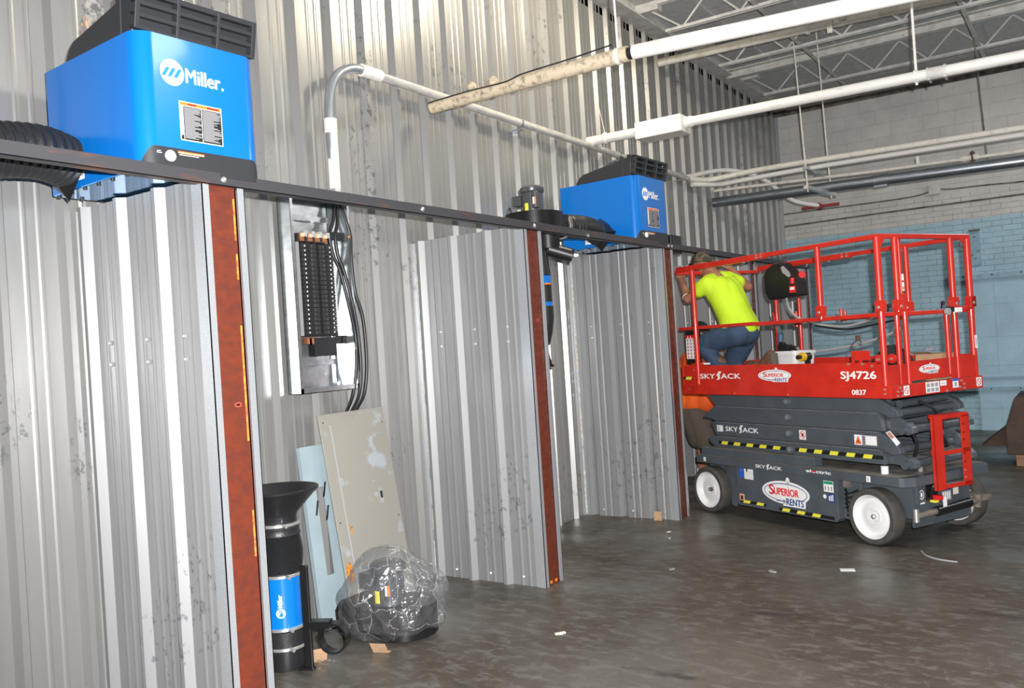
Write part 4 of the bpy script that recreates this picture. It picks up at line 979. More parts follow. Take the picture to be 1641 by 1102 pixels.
mb = MB(); skin([(1.60, .30), (1.66, .28), (1.69, .10), (1.64, .085), (1.60, .12)], M_lgrey, mb, .06, .075); mb.build('pothole_plate', lift)
# hydraulics seen between tray and near wheel
mb = MB()
for k in range(6): mb.tube(smoothpath([L(.50, .11, .36 - k * .035), L(.44, .075, .34 - k * .033), L(.38, .14, .37 - k * .03)], 5), .009, M_black, 6)
lb(mb, .42, .50, .08, .14, .15, .22, M_lgrey); lb(mb, .44, .5, .09, .14, .38, .43, M_dkbeam); build_each(mb, 'hydraulic_hose', lift, True)
M_edge = mat('pale_grey_edge', (.20, .21, .22), .6, 0, (.12, .13, .14), 20)  # paler grey for the strips along the arm tops and the pivot hubs
# scissor stack
tiers = [(1.05, .942), (.942, .805), (.803, .676), (.674, .565)]
def arm_shape(k, inner=False):
    z1, z0 = tiers[k]; zc = (z0 + z1) / 2
    if not inner:
        if k in (0, 2): return [(.20, z1), (.055, z0 + .035), (.035, z0 + .010), (.045, z0 - .020), (.075, z0 - .035), (.12, z0 - .03), (.19, z0), (1.92, z0), (2.02, z0 + .10) if k == 0 else (1.93, z0), (2.03, z1) if k == 0 else (1.99, z1 - .01), (1.94, z1)]
        return [(.19, z1), (.165, z0), (1.93, z0), (1.97, z0 + .015), (2.06, z1 - .11) if k == 1 else (2.03, z0 + .05), (2.085, z1 - .115) if k == 1 else (2.03, z0 + .08), (2.08, z1 - .09) if k == 1 else (2.02, z0 + .09), (1.93, z1)]
    if k in (1, 3): return [(.10, z1 - .02), (-.03, z0 + .035), (-.045, z0 + .005), (-.03, z0 - .015), (.0, z0 - .025) if k == 1 else (.0, z0 - .008), (.12, z0 + .0), (1.9, z0), (1.9, z1 - .02)]
    return [(.14, z1 - .01), (.14, z0 + .03), (1.9, z0 + .03), (2.04, z0 + .07), (2.05, z0 + .09), (1.92, z1 - .01)]
for side in (0, 1):
    for k in range(4):
        z1, z0 = tiers[k]; off = 0 if k % 2 == 0 else .012
        b0, b1 = (.15 + .0, .19) if side == 0 else (.83, .87)
        mb = MB(); skin(arm_shape(k), M_lgrey, mb, b0, b1)
        if side == 0:
            lb(mb, .20, 1.91, .142, .15, z1 - .010, z1 - .003, M_edge)
        mb.build('scissor_arm', lift, bevel=.005)
        b0, b1 = (.20, .24) if side == 0 else (.78, .82)
        mb = MB(); skin(arm_shape(k, True), M_lgrey, mb, b0, b1); mb.build('scissor_arm', lift, bevel=.005)
mb = MB()
pins = [(.082, .935), (.010, .817), (.085, .672), (.005, .572)]
for i, (a, z) in enumerate(pins):
    mb.cyl(L(a + .01, .16, z), L(a + .01, .86, z), .030, M_lgrey, 18)
    for b in ((.135, .15) if i % 2 == 0 else (.185, .20)), ((.87, .885) if i % 2 == 0 else (.82, .835)): mb.cyl(L(a, b[0], z), L(a, b[1], z), .024, M_lgrey, 14)
build_each(mb, 'pivot_tube', lift, True)
mb = MB()
for z in (.86, .74, .60): mb.cyl(L(.16, .2, z + .05), L(.16, .82, z + .05), .034, M_dust if z < .7 else M_lgrey, 16)
mb.cyl(L(.13, .3, .99), L(.13, .82, 1.0), .03, M_lgrey, 14); build_each(mb, 'cross_tube', lift, True)
mb = MB()
for a, z in pins:
    for s_ in (0,): 
        b = .14 if (a > .05) else .19
        mb.prism([(1.08 - a + x, z + q) for x, q in ((.015, .055), (.055, .02), (.06, -.02), (.01, -.03), (-.02, -.02), (-.01, .05))], b - .5, b - .5 + .06, M_lgrey, 'y')
        mb.prism([(1.08 - a + x, z + q) for x, q in ((.015, .055), (.055, .02), (.06, -.02), (.01, -.03), (-.02, -.02), (-.01, .05))], .82 - .5, .88 - .5, M_lgrey, 'y')
build_each(mb, 'arm_end_casting', lift, bevel=.006)
for z in (1.0, .874, .742, .611):
    T = Matrix.Translation(L(1.055, .150, z)); mb = MB()
    mb.lathe([(.036, 0), (.036, -.012), (.030, -.016)], M_lgrey, 20, axis='y', T=T).lathe([(.024, -.014), (.024, -.024), (.0, -.026)], M_edge, 20, axis='y', T=T)
    mb.box((-.005, -.034, -.004), (.004, -.02, .004), M_bolt, T); mb.build('centre_pivot', lift, True)
mb = MB()
for pts in ([L(.09, .45, 1.0), L(.0, .52, .93), L(-.01, .56, .80), L(.06, .55, .72)], [L(.07, .5, .80), L(.0, .56, .75), L(-.01, .60, .66), L(.06, .6, .60)], [L(.1, .35, .82), L(.04, .34, .7), L(.08, .33, .56)]): mb.tube(smoothpath(pts, 7), .012, M_black, 8)
build_each(mb, 'stack_hose', lift, True)
# mounting detail on the tray top at the ladder end
mb = MB(); mb.cyl(L(.03, .35, .506), L(.03, .35, .56), .018, M_bolt, 10); lb(mb, -.02, .05, .42, .52, .506, .56, M_dkbeam); mb.tube(smoothpath([L(.05, .45, .52), L(-.02, .52, .54), L(.03, .6, .56)], 6), .007, M_cream, 6); mb.build('tray_valve', lift)
# ladder-end plate
mb = MB(); lb(mb, -.035, -.02, .16, .79, .14, .45, M_lgrey); lb(mb, -.045, -.035, .20, .225, .30, .44, M_lgrey)
mb.build('end_plate', lift)
mb = MB(); mb.cyl(L(-.07, .14, .23), L(-.07, .90, .25), .022, M_dkbeam, 12); mb.cyl(L(-.075, .35, .235), L(-.075, .72, .248), .034, M_blackm, 14); mb.cyl(L(-.07, .14, .19), L(-.07, .14, .28), .02, M_bolt, 10); mb.cyl(L(-.07, .82, .20), L(-.07, .82, .29), .028, M_dkbeam, 10); lb(mb, -.09, .1, .80, .95, .24, .28, M_dkbeam)
mb.build('steering_link', lift, True)
mb = MB(); lb(mb, -.045, -.035, .30, .42, .31, .42, M_blackm); mb.tube(smoothpath([L(-.05, .33, .33), L(-.08, .33, .42), L(-.075, .42, .44), L(-.05, .46, .44)], 6), .008, M_black, 8)
lb(mb, -.10, -.045, .365, .40, .315, .345, M_redink); lb(mb, -.09, -.045, .33, .36, .30, .315, M_yel); mb.build('charger_plug', lift)
mb = MB(); mb.prism([(x, z) for x, z in rrect(-.5 + .40, .22, -.5 + .44, .33, .015)], 1.08 + .095, 1.08 + .097, M_white2, 'x'); mb.build('hanging_tag', lift)
# platform
mb = MB()
lb(mb, -.035, 2.175, .0, .012, 1.055, 1.145, M_red); lb(mb, -.035, 2.175, 1.012, 1.024, 1.055, 1.145, M_red); lb(mb, -.04, -.028, 0, 1.024, 1.055, 1.145, M_red); lb(mb, 2.165, 2.177, 0, 1.024, 1.055, 1.145, M_red)
build_each(mb, 'platform_skirt', lift, bevel=.004)
mb = MB(); lb(mb, -.025, 2.165, .014, 1.01, 1.10, 1.142, M_dust); lb(mb, -.02, 2.1, .1, .92, 1.052, 1.10, M_lgrey); mb.build('platform_floor', lift)
mb = MB(); lb(mb, .0, 2.165, .004, .010, 1.145, 1.310, M_red); lb(mb, .0, .30, .0, .012, 1.145, 1.225, M_red); mb.build('near_toe_board', lift)
mb = MB(); lb(mb, .0, 2.165, 1.008, 1.014, 1.145, 1.310, M_red); lb(mb, .06, 1.05, .96, .966, 1.16, 1.31, M_red); build_each(mb, 'far_toe_board', lift)
mb = MB(); lb(mb, 2.155, 2.165, .0, 1.015, 1.145, 1.310, M_red); mb.build('end_toe_board', lift)
mb = MB(); lb(mb, -.012, -.002, .0, .205, 1.145, 1.285, M_red); lb(mb, -.012, -.002, .72, 1.02, 1.145, 1.30, M_red); build_each(mb, 'gate_side_board', lift)
mb = MB(); lb(mb, -.022, -.012, .215, .70, 1.162, 1.30, M_red); mb.build('gate_toe_board', lift)
# cut-out plate of the near toe board
mb = MB(); lb(mb, .12, .28, .008, .016, 1.325, 1.395, M_red); lb(mb, .19, .215, .008, .016, 1.30, 1.33, M_red); lb(mb, .255, .28, .008, .016, 1.30, 1.33, M_red); mb.build('rail_latch_plate', lift, bevel=.003)
mb = MB()
for a, b in ((.045, .01), (-.01, .075)): mb.lathe([(.034, -.006), (.034, .006)], M_red, 20, axis='y', T=Matrix.Translation(L(a, b, 1.33))); mb.cyl(L(a, b - .02, 1.33), L(a, b + .01, 1.33), .009, M_bolt, 8)
mb.build('pivot_lugs', lift)
# guard rails
RT = .0225
def post(a, b, z0, z1, nme='rail_post', r=RT): return MB().cyl(L(a, b, z0), L(a, b, z1), r, M_red, 16).build(nme, lift, True)
def rail(a0, b0, a1, b1, z0, z1, w_=.026, nme='guard_rail'):
    p, q = L(a0, b0, 0), L(a1, b1, 0); d = (q - p); ln = d.length; ang = math.atan2(d.y, d.x)
    return MB().box((0, -w_ / 2, z0), (ln, w_ / 2, z1), M_red, Matrix.Translation(p) @ Matrix.Rotation(ang, 4, 'Z')).build(nme, lift, bevel=.004)
for b in (.012, 1.005):
    rail(.0, b, 1.10, b, 2.168, 2.203, nme='top_rail'); rail(1.06, b, 2.16, b, 2.158, 2.206, .034, nme='top_rail_sleeve')
    rail(.0, b, 1.205, b, 1.625, 1.655, nme='mid_rail'); rail(1.225, b, 2.16, b, 1.632, 1.66, nme='mid_rail')
    post(.005, b, 1.145, 1.64); post(.005, b, 1.60, 2.18, r=.0245); post(.53, b, 1.64, 2.18); post(1.955, b, 1.145, 2.17)
    mb = MB()
    for a in (.53, .005): lb(mb, a - .030, a + .030, b - .025, b + .025, 1.66, 1.74, M_red); mb.cyl(L(a, b - .03, 1.69), L(a, b - .02, 1.69), .012, M_bolt, 8)
    build_each(mb, 'post_socket', lift, bevel=.003)
    mb = MB()
    for a in (1.09, 1.14): mb.cyl(L(a, b - .026, 2.175), L(a, b - .015, 2.175), .009, M_bolt, 8); mb.cyl(L(a, b - .026, 2.195), L(a, b - .015, 2.195), .006, M_bolt, 8)
    for a in (1.3, 1.55): mb.cyl(L(a, b, 2.15), L(a, b, 2.16), .01, M_bolt, 8)
    build_each(mb, 'rail_bolt', lift)
rail(2.165, .0, 2.165, 1.02, 2.14, 2.17, nme='end_top_rail'); rail(2.165, .0, 2.165, 1.02, 1.635, 1.66, nme='end_mid_rail')
# gate end
rail(.0, .0, .0, 1.02, 2.168, 2.203, nme='gate_top_rail')
rail(.0, .0, .0, .23, 1.625, 1.655, nme='gate_mid_rail'); rail(.0, .23, .0, .70, 1.622, 1.652, nme='gate_swing_rail'); rail(.0, .74, .0, 1.02, 1.64, 1.67, nme='gate_mid_rail')
for b in (.19, .80): post(.0, b, 1.655, 2.18)
for b in (.235, .69): post(-.012, b, 1.18 if b > .5 else 1.145, 1.652, 'gate_post', .019)
post(.0, .165, 1.145, 1.63, r=.019); post(.0, .80, 1.145, 1.66)
MB().cyl(L(.03, .27, 1.70), L(.03, .27, 2.17), .015, M_red, 12).build('gate_spring_post', lift, True)
mb = MB()
for b in (.19, .80, 1.0): lb(mb, -.025, .025, b - .032, b + .032, 1.66, 1.74, M_red); mb.cyl(L(-.03, b, 1.69), L(-.02, b, 1.69), .012, M_bolt, 8)
lb(mb, .01, .05, .25, .29, 1.62, 1.78, M_red); build_each(mb, 'gate_socket', lift, bevel=.003)
mb = MB()
for b in (-.01, .14, .73, .90): mb.cyl(L(.03, b + .0, 1.70), L(.045, b, 1.70), .016, M_black, 10); mb.cyl(L(.04, b, 1.71), L(.06, b + .01, 1.66), .006, M_black, 6)
build_each(mb, 'lock_pin', lift, True)
mb = MB(); mb.cyl(L(-.02, .68, 1.635), L(-.045, .68, 1.635), .026, M_greyink, 14); lb(mb, -.05, -.02, .755, .825, 1.625, 1.66, M_white2); lb(mb, -.04, .0, .71, .75, 1.63, 1.67, M_black); build_each(mb, 'gate_latch', lift, bevel=.003)
mb = MB(); mb.add([], [], M_red)
for b0 in (.02, .96): skinpts = [L(-.014, b0, 2.17), L(-.014, b0 + (.06 if b0 < .5 else -.06), 2.17), L(-.014, b0, 2.10)]; mb.add([p for p in skinpts] + [p + Vector((-.006, 0, 0)) for p in skinpts], [(0, 1, 2), (5, 4, 3), (0, 3, 4, 1), (1, 4, 5, 2), (2, 5, 3, 0)], M_red)
build_each(mb, 'corner_gusset', lift)
# ladder
mb = MB()
lb(mb, -.135, -.125, .30, .395, .39, .905, M_red); lb(mb, -.135, -.105, .30, .306, .39, .905, M_red); mb.build('ladder_side', lift, bevel=.002)
mb = MB(); lb(mb, -.135, -.125, .60, .69, .39, .895, M_red); lb(mb, -.135, -.105, .684, .69, .39, .895, M_red)
for z in (.45, .50, .56, .62, .72, .77, .83): mb.cyl(L(-.135, .615, z), L(-.138, .615, z), .0075, M_bolt if z < .55 else M_blk, 8)
mb.build('ladder_side', lift, bevel=.002)
for z in (.395, .63, .880):
    mb = MB(); lb(mb, -.135, -.03, .39, .685, z, z + .028, M_red); lb(mb, -.13, -.035, .40, .68, z + .028, z + .0295, M_dust if z < .8 else M_red); mb.build('ladder_step', lift)
# control box hung on the far rail
mb = MB(); mb.prism([(1.08 - a, z) for a, z in [(1.84, 1.86), (1.885, 1.93), (1.89, 2.08), (1.85, 2.15), (1.77, 2.185), (1.68, 2.19), (1.60, 2.12), (1.53, 2.05), (1.495, 2.0), (1.49, 1.875)]], .80 - .5, .94 - .5, M_black, 'y'); cb = mb.build('control_box', lift, bevel=.015)
mb = MB(); mb.prism([(1.08 - a, z) for a, z in [(1.665, 2.145), (1.65, 2.095), (1.58, 2.045), (1.555, 2.055), (1.565, 2.09), (1.635, 2.155)]], .796 - .5, .80 - .5, M_greyink, 'y'); mb.build('handle_opening', cb)
mb = MB(); mb.cyl(L(1.54, .80, 1.985), L(1.54, .80, 2.035), .022, M_redink, 12); mb.cyl(L(1.47, .84, 2.06), L(1.44, .82, 2.055), .03, M_redink, 12); build_each(mb, 'red_button', cb, True)
mb = MB(); lb(mb, 1.505, 1.575, .792, .80, 1.905, 1.965, M_redink); lb(mb, 1.515, 1.565, .790, .792, 1.93, 1.955, M_white2); mb.build('box_label', cb)
mb = MB(); mb.tube(smoothpath([L(1.68, .86, 1.87), L(1.66, .86, 1.78), L(1.58, .88, 1.68), L(1.40, .93, 1.61), L(1.15, .96, 1.575), L(.95, .97, 1.60), L(.80, .98, 1.635), L(.62, .99, 1.64)], 8), .011, M_greyink, 8); mb.tube(smoothpath([L(.62, .99, 1.64), L(.56, .99, 1.60), L(.60, .985, 1.53), L(.80, .97, 1.46), L(1.10, .95, 1.40), L(1.45, .92, 1.37), L(1.66, .90, 1.385)], 8), .011, M_greyink, 8)
mb.tube(smoothpath([L(1.45, .95, 1.60), L(1.15, .98, 1.55), L(.80, .99, 1.58), L(.60, 1.0, 1.61)], 8), .008, M_black, 8); build_each(mb, 'control_cable', lift, True)
MB().box(L(.55, .96, 1.60), L(.60, 1.0, 1.63), M_red).build('cable_clip', lift)
post(1.66, .99, 1.145, 1.86, 'inner_rail_post', .018); post(1.70, .99, 1.60, 1.74, 'inner_rail_post', .018); post(1.19, .99, 1.62, 1.73, 'inner_rail_post', .012); post(1.15, .99, 1.62, 1.71, 'inner_rail_post', .012)
# manual box
mb = MB(); lb(mb, 1.985, 2.15, .05, .09, 1.33, 1.63, M_black); o = mb.build('manual_box', lift, bevel=.004)
dc = Decal(L(2.145, .049, 1.37), (1, 0, 0), (0, 0, 1)); dc.rect(0, 0, .135, .215, M_white2, 0).rect(0, .185, .135, .215, M_redink, 1)
for k in range(3):
    for j in range(6):
        cx_, cy_ = .025 + k * .042, .018 + j * .030
        dc.ring(cx_, cy_, .013, .012, .003, M_redink, 1, 14); dc.poly(ellipse(cx_, cy_, .006, .006, 8), M_blk, 1)
dc.poly([(.02, .19), (.04, .19), (.03, .21)], M_white2, 2).poly([(.06, .19), (.08, .19), (.07, .21)], M_white2, 2); dc.build('pictogram_sheet', o)
# ---- lettering and stickers on the near side (read left to right = decreasing a)
NX = Vector((1, 0, 0)); NZ = Vector((0, 0, 1))
def side(a, b, z): return Decal(L(a, b, z), NX, NZ)
def skyjack(dc, w_, h_, ink):
    dc.text('SKY', 0, 0, w_ * .38, h_, ink, 0, .035); dc.text('ACK', w_ * .53, 0, w_, h_, ink, 0, .035)
    j = w_ * .47
    dc.poly([(j - .020 * w_, 0), (j + .03 * w_, 0), (j + .03 * w_, h_ * .9), (j + .085 * w_, h_ * 1.45), (j + .055 * w_, h_ * 1.45), (j - .02 * w_, h_ * .9)], ink, 0)
    dc.poly([(j - .06 * w_, h_ * .55), (j - .025 * w_, h_ * .55), (j + .045 * w_, h_ * 1.5), (j + .01 * w_, h_ * 1.5)], ink, 0)
    dc.poly([(j - .065 * w_, -h_ * .22), (j - .02 * w_, -h_ * .26), (j + .025 * w_, -h_ * .1), (j + .03 * w_, 0), (j - .02 * w_, 0), (j - .035 * w_, -h_ * .1)], ink, 0)
def superior(dc, w_, h_):
    cx_, cy_ = w_ / 2, h_ / 2
    dc.poly(ellipse(cx_, cy_, w_ / 2, h_ / 2), M_white2, 0); dc.poly([(w_ * .44, -.07 * h_), (w_ * .90, -.07 * h_), (w_ * .92, .26 * h_), (w_ * .44, .2 * h_)], M_white2, 0)
    dc.poly(ellipse(w_ * .565, h_ * 1.02, w_ * .04, h_ * .16, 16), M_white2, 0)
    dc.ring(cx_, cy_, w_ * .455, h_ * .40, h_ * .035, M_navy, 1)
    dc.rect(w_ * .50, .0, w_ * .885, .24 * h_, M_white2, 2)
    dc.text('S', w_ * .16, h_ * .36, w_ * .26, h_ * .78, M_redink, 3, .03); dc.text('UPERIOR', w_ * .265, h_ * .37, w_ * .78, h_ * .68, M_redink, 3, .03)
    dc.text('RENTS', w_ * .52, -.01 * h_, w_ * .87, .27 * h_, M_navy, 3, .03); dc.rect(w_ * .30, .10 * h_, w_ * .50, .125 * h_, M_navy, 2)
    dc.rect(w_ * .562, h_ * .60, w_ * .568, h_ * 1.05, M_greyink, 2)
dc = side(1.925, .0035, 1.195); skyjack(dc, .505, .042, M_white2); dc.build('skirt_brand_lettering', lift)
dc = side(1.215, .0035, 1.175); superior(dc, .355, .092); dc.build('hire_sticker', lift)
dc = side(.375, -.0005, 1.178); dc.text('SJ4726', 0, 0, .305, .070, M_white2, 0, .03); dc.build('model_lettering', lift)
dc = side(.285, -.0005, 1.080); dc.text('0837', 0, 0, .122, .036, M_white2, 0, .03); dc.build('fleet_number', lift)
def hazard(dc, x0, x1, z0, h_, pitch=.10):
    dc.rect(x0, z0, x1, z0 + h_, M_blk, 0); x = x0 + .03
    while x + pitch / 2 + .01 < x1: dc.poly([(x, z0), (x + pitch * .5, z0), (x + pitch * .5 + .015, z0 + h_), (x + .015, z0 + h_)], M_yel, 1); x += pitch
dc = side(2.16, .0035, 1.185); hazard(dc, 0, .13, 0, .026, .16); dc.build('hazard_tape', lift)
dc = side(1.905, .1495, .600); hazard(dc, 0, .80, 0, .028, .155); hazard(dc, .90, 1.73, 0, .030, .155); dc.build('hazard_tape', lift)
dc = side(1.56, .0445, .138); hazard(dc, 0, .30, .0, .024, .155); hazard(dc, .44, 1.00, -.012, .026, .155); dc.build('hazard_tape', lift)
dc = side(1.805, .1495, .722); skyjack(dc, .40, .040, M_white2); dc.build('arm_brand_lettering', lift)
dc = side(1.345, .0345, .455); skyjack(dc, .29, .026, M_white2); dc.build('frame_brand_lettering', lift)
dc = side(.80, .0345, .470); dc.text('electric', 0, 0, .24, .022, M_white2, 0, .06); dc.rect(.06, .004, .10, .016, M_redink, 1); dc.build('drive_lettering', lift)
dc = side(1.295, .0445, .185); superior(dc, .505, .185); dc.build('hire_sticker', lift, 'large red and blue hire company oval on the battery tray')
dc = side(1.92, .1495, .71); dc.rect(0, 0, .085, .062, M_greyink, 0).rect(.006, .006, .079, .056, M_white2, 1)
for k in range(5): dc.rect(.012, .012 + k * .008, .038, .015 + k * .008, M_blk, 2)
dc.build('serial_label', lift)
dc = side(.955, .1495, .700); dc.rect(0, 0, .068, .075, M_white2, 0).ring(.034, .037, .029, .030, .005, M_redink, 1, 24).poly(ellipse(.034, .037, .012, .015, 10), M_blk, 1).poly([(.012, .054), (.017, .059), (.056, .020), (.051, .015)], M_redink, 2); dc.build('no_reach_sign', lift)
dc = side(.42, .1495, .695); dc.rect(0, 0, .07, .075, M_white2, 0).poly([(.006, .008), (.064, .008), (.035, .066)], M_redink, 1).poly([(.015, .013), (.055, .013), (.035, .054)], M_orgink, 2).poly(ellipse(.035, .026, .006, .008, 8), M_blk, 3)
dc.rect(.076, .0, .20, .075, M_greyink, 0).rect(.10, .006, .196, .069, M_white2, 1)
for k in range(4): dc.rect(.08, .008 + k * .015, .094, .016 + k * .015, M_blk, 1)
dc.build('crush_warning_label', lift)
dc = side(1.555, .0445, .352); dc.rect(0, 0, .055, .080, M_bluink, 0).poly([(.02, .058), (.036, .058), (.028, .071)], M_orgink, 1).rect(.06, -.008, .165, .078, M_white2, 0)
for k in range(6): dc.rect(.064, .0 + k * .011, .161, .002 + k * .011, M_greyink, 1)
dc.rect(.085, .055, .10, .085, M_blk, 2); dc.build('blue_notice_label', lift)
dc = side(1.565, .0445, .155); dc.rect(0, 0, .052, .055, M_white2, 0).rect(.004, .004, .048, .051, M_orgink, 1).poly([(.012, .01), (.038, .01), (.036, .04), (.014, .042)], M_blk, 2); dc.build('orange_hazard_label', lift)
dc = side(.645, .0445, .335); dc.rect(0, 0, .092, .083, M_white2, 0).rect(.003, .058, .089, .08, M_grnink, 1)
for k in range(3): dc.rect(.01 + k * .028, .01, .024 + k * .028, .045, M_greyink, 1)
dc.rect(.037, -.075, .095, -.012, M_navy, 0)
for k in range(3): dc.rect(.044 + k * .016, -.066, .053 + k * .016, -.03 + .006 * k, M_white2, 1)
dc.poly(ellipse(.005, -.038, .016, .016, 14), M_white2, 0).poly(ellipse(-.0, .035, .004, .004, 8), M_white2, 0); dc.build('battery_labels', lift)
dc = side(.24, .0345, .452); dc.rect(0, 0, .035, .042, M_white2, 0).rect(.012, .008, .020, .034, M_greyink, 1); dc.build('tie_down_label', lift)
dc = side(1.99, .0345, .455); dc.rect(0, 0, .030, .034, M_white2, 0).rect(.012, .008, .020, .026, M_greyink, 1); dc.build('tie_down_label', lift)
dc = side(1.87, .0035, 1.318); dc.rect(0, 0, .085, .016, M_white2, 0); dc.build('small_strip_label', lift)
mb = MB()
for a, z in ((.10, 1.285), (.30, 1.30), (.18, 1.30), (.005, 1.12), (.005, 1.09)): mb.cyl(L(a, .002, z), L(a, -.006, z), .008, M_bolt, 8)
for a, z in ((2.0, 1.27), (2.08, 1.10), (1.5, 1.07), (.9, 1.07)): mb.cyl(L(a, .002, z), L(a, -.004, z), .006, M_bolt, 8)
build_each(mb, 'skirt_bolt', lift)
dc = Decal(L(-.0405, 0, 1.05), (0, 1, 0), NZ)
dc.rect(.135, .018, .195, .085, M_white2, 0).ring(.165, .052, .022, .025, .005, M_redink, 1, 20).poly([(.15, .07), (.154, .074), (.182, .034), (.178, .03)], M_redink, 2)
dc.rect(.37, .015, .52, .092, M_white2, 0)
for k in range(3):
    for j in range(2): dc.rect(.38 + k * .046, .022 + j * .035, .415 + k * .046, .048 + j * .035, M_greyink, 1)
dc.rect(.53, .055, .60, .092, M_white2, 0).rect(.54, .07, .59, .074, M_greyink, 1).rect(.67, .03, .735, .095, M_white2, 0).rect(.67, .078, .735, .095, M_bluink, 1).rect(.69, .04, .715, .07, M_greyink, 1)
dc.rect(.945, .020, 1.005, .085, M_white2, 0).ring(.975, .052, .024, .026, .005, M_redink, 1, 20).poly([(.958, .07), (.962, .074), (.992, .034), (.988, .03)], M_redink, 2); dc.build('end_skirt_labels', lift)
mb = MB()
for b, z in ((.10, 1.125), (.075, 1.10), (.125, 1.10), (.07, 1.07), (.12, 1.07), (.77, 1.125), (.80, 1.10), (.75, 1.08), (.80, 1.07), (.60, 1.065)): mb.cyl(L(-.038, b, z), L(-.048, b, z), .008, M_bolt, 8)
build_each(mb, 'skirt_bolt', lift)
dc = Decal(L(-.0225, .335, 1.205), (0, 1, 0), NZ); superior(dc, .225, .062); dc.build('hire_sticker', lift)
dc = Decal(L(-.0125, .80, 1.0), (0, 1, 0), NZ); dc.build('blank', lift) if False else None
dc = Decal(L(-.0355, 0, .14), (0, 1, 0), NZ); dc.ring(.255, .22, .026, .034, .006, M_white2, 0, 20).poly(ellipse(.255, .22, .010, .018, 10), M_white2, 0).rect(.235, .155, .285, .165, M_white2, 0)
dc.rect(.475, .145, .575, .235, M_greyink, 0).rect(.475, .215, .575, .235, M_navy, 1)
for k in range(4): dc.rect(.482 + k * .023, .155, .497 + k * .023, .205, M_white2, 1)
dc.rect(.60, .175, .66, .30, M_cream, 0); dc.build('end_plate_labels', lift)
dc = Decal(L(-.022, .985, 1.35), (0, 1, 0), NZ); dc.poly(rrect(0, 0, .03, .10, .013), M_white2, 0).rect(.01, .02, .02, .08, M_greyink, 1); dc.build('post_label', lift)
dc = Decal(L(.014, .26, 1.80), (0, 1, 0), NZ); dc.rect(0, 0, .025, .12, M_white2, 0).rect(.003, .01, .022, .03, M_orgink, 1).rect(.003, .06, .022, .075, M_redink, 1); dc.build('spring_post_label', lift)
dc = side(.13, .1355, .70); dc.poly([(0, .10), (.035, .115), (.115, .035), (.085, .01)], M_white2, 0).poly([(.008, .098), (.034, .108), (.07, .072), (.045, .058)], mat('faded_red_ink', (.5, .22, .18), .5), 1); dc.build('faded_arm_label', lift)

# ================================================================== THINGS ON THE PLATFORM
ZP = 1.1425
def onlift(o, a, b, z=ZP, rz=0): p = LW(a, b, z); o.location = p; o.rotation_euler = (0, 0, LRZ + rz); return o
M_pail = mat('white_pail_plastic', (.72, .72, .74), .35)
e = onlift(empty('plastic_pail', (0, 0, 0), 'square white plastic pail standing on the lift platform', 'pail'), 1.42, .60)
mb = MB(); P0 = rrect(-.145, -.11, .145, .11, .035); P1_ = [(x * 1.18, y * 1.18) for x, y in P0]; n = len(P0)
vs = [(x, y, .03) for x, y in P0] + [(x, y, .275) for x, y in P1_] + [(x * .96, y * .96, .275) for x, y in P1_] + [(x * .96, y * .96, .04) for x, y in P0]
fs = [list(range(n))[::-1]] + [(r_ * n + k, r_ * n + (k + 1) % n, (r_ + 1) * n + (k + 1) % n, (r_ + 1) * n + k) for r_ in range(3) for k in range(n)] + [[3 * n + k for k in range(n)]]
mb.add([(v[0], v[1], v[2] - .03) for v in vs], fs, M_pail); mb.build('pail_body', e, True)
mb = MB(); Pr = [(x * 1.05, y * 1.05) for x, y in P1_]; vs = [(x, y, .225) for x, y in P1_] + [(x, y, .225) for x, y in Pr] + [(x, y, .248) for x, y in Pr] + [(x, y, .248) for x, y in P1_]
mb.add(vs, [(r_ * n + k, r_ * n + (k + 1) % n, ((r_ + 1) % 4) * n + (k + 1) % n, ((r_ + 1) % 4) * n + k) for r_ in range(4) for k in range(n)], M_pail); mb.build('rim', e, True)
mb = MB(); mb.prism([(-.06, .05), (-.04, .03), (.0, .025), (.03, .04), (.02, .06), (-.02, .055), (-.03, .09), (-.045, .07), (-.06, .095)], -.135, -.130, M_blk, 'y'); mb.prism([(.02, .0), (.06, .0), (.06, .02), (.02, .02)], -.1345, -.130, M_cream, 'y'); mb.build('dark_print', e)
mb = MB(); mb.prism([(.11, .16), (.115, .162), (.0, .19), (-.0, .187)], -.118, -.117, M_greyink, 'y')
# drill in and beside the pail
e = onlift(empty('cordless_drill', (0, 0, 0), 'black cordless tool lying on top of the white pail', 'power tool'), 1.44, .60, ZP + .25)
MB().box((-.10, -.03, 0), (.02, .03, .06), M_black).box((-.09, -.025, .05), (-.05, .025, .085), M_black).cyl((.02, 0, .03), (.09, 0, .02), .02, M_black, 10).build('body', e, bevel=.008)
MB().cyl((.09, 0, .02), (.11, 0, .02), .01, M_bolt, 8).build('chuck', e, True)
e = onlift(empty('impact_driver', (0, 0, 0), 'yellow and black cordless driver standing beside the white pail', 'power tool'), 1.15, .50)
MB().cyl((-.02, -.05, .20), (-.02, .05, .20), .033, M_black, 16).cyl((-.02, -.09, .20), (-.02, -.05, .20), .018, M_black, 12).build('motor_body', e, True)
MB().cyl((-.02, -.052, .20), (-.02, -.012, .20), .036, mat('tool_yellow', (.75, .45, .02), .4), 16).build('yellow_collar', e, True)
MB().box((-.04, .01, .04), (.0, .045, .18), M_black).box((-.05, -.02, 0), (.02, .06, .045), M_black).build('grip_and_battery', e, bevel=.006)
M_navyc = mat('dark_navy_cloth', (.012, .014, .020), .85, bump=.4, bscale=18)
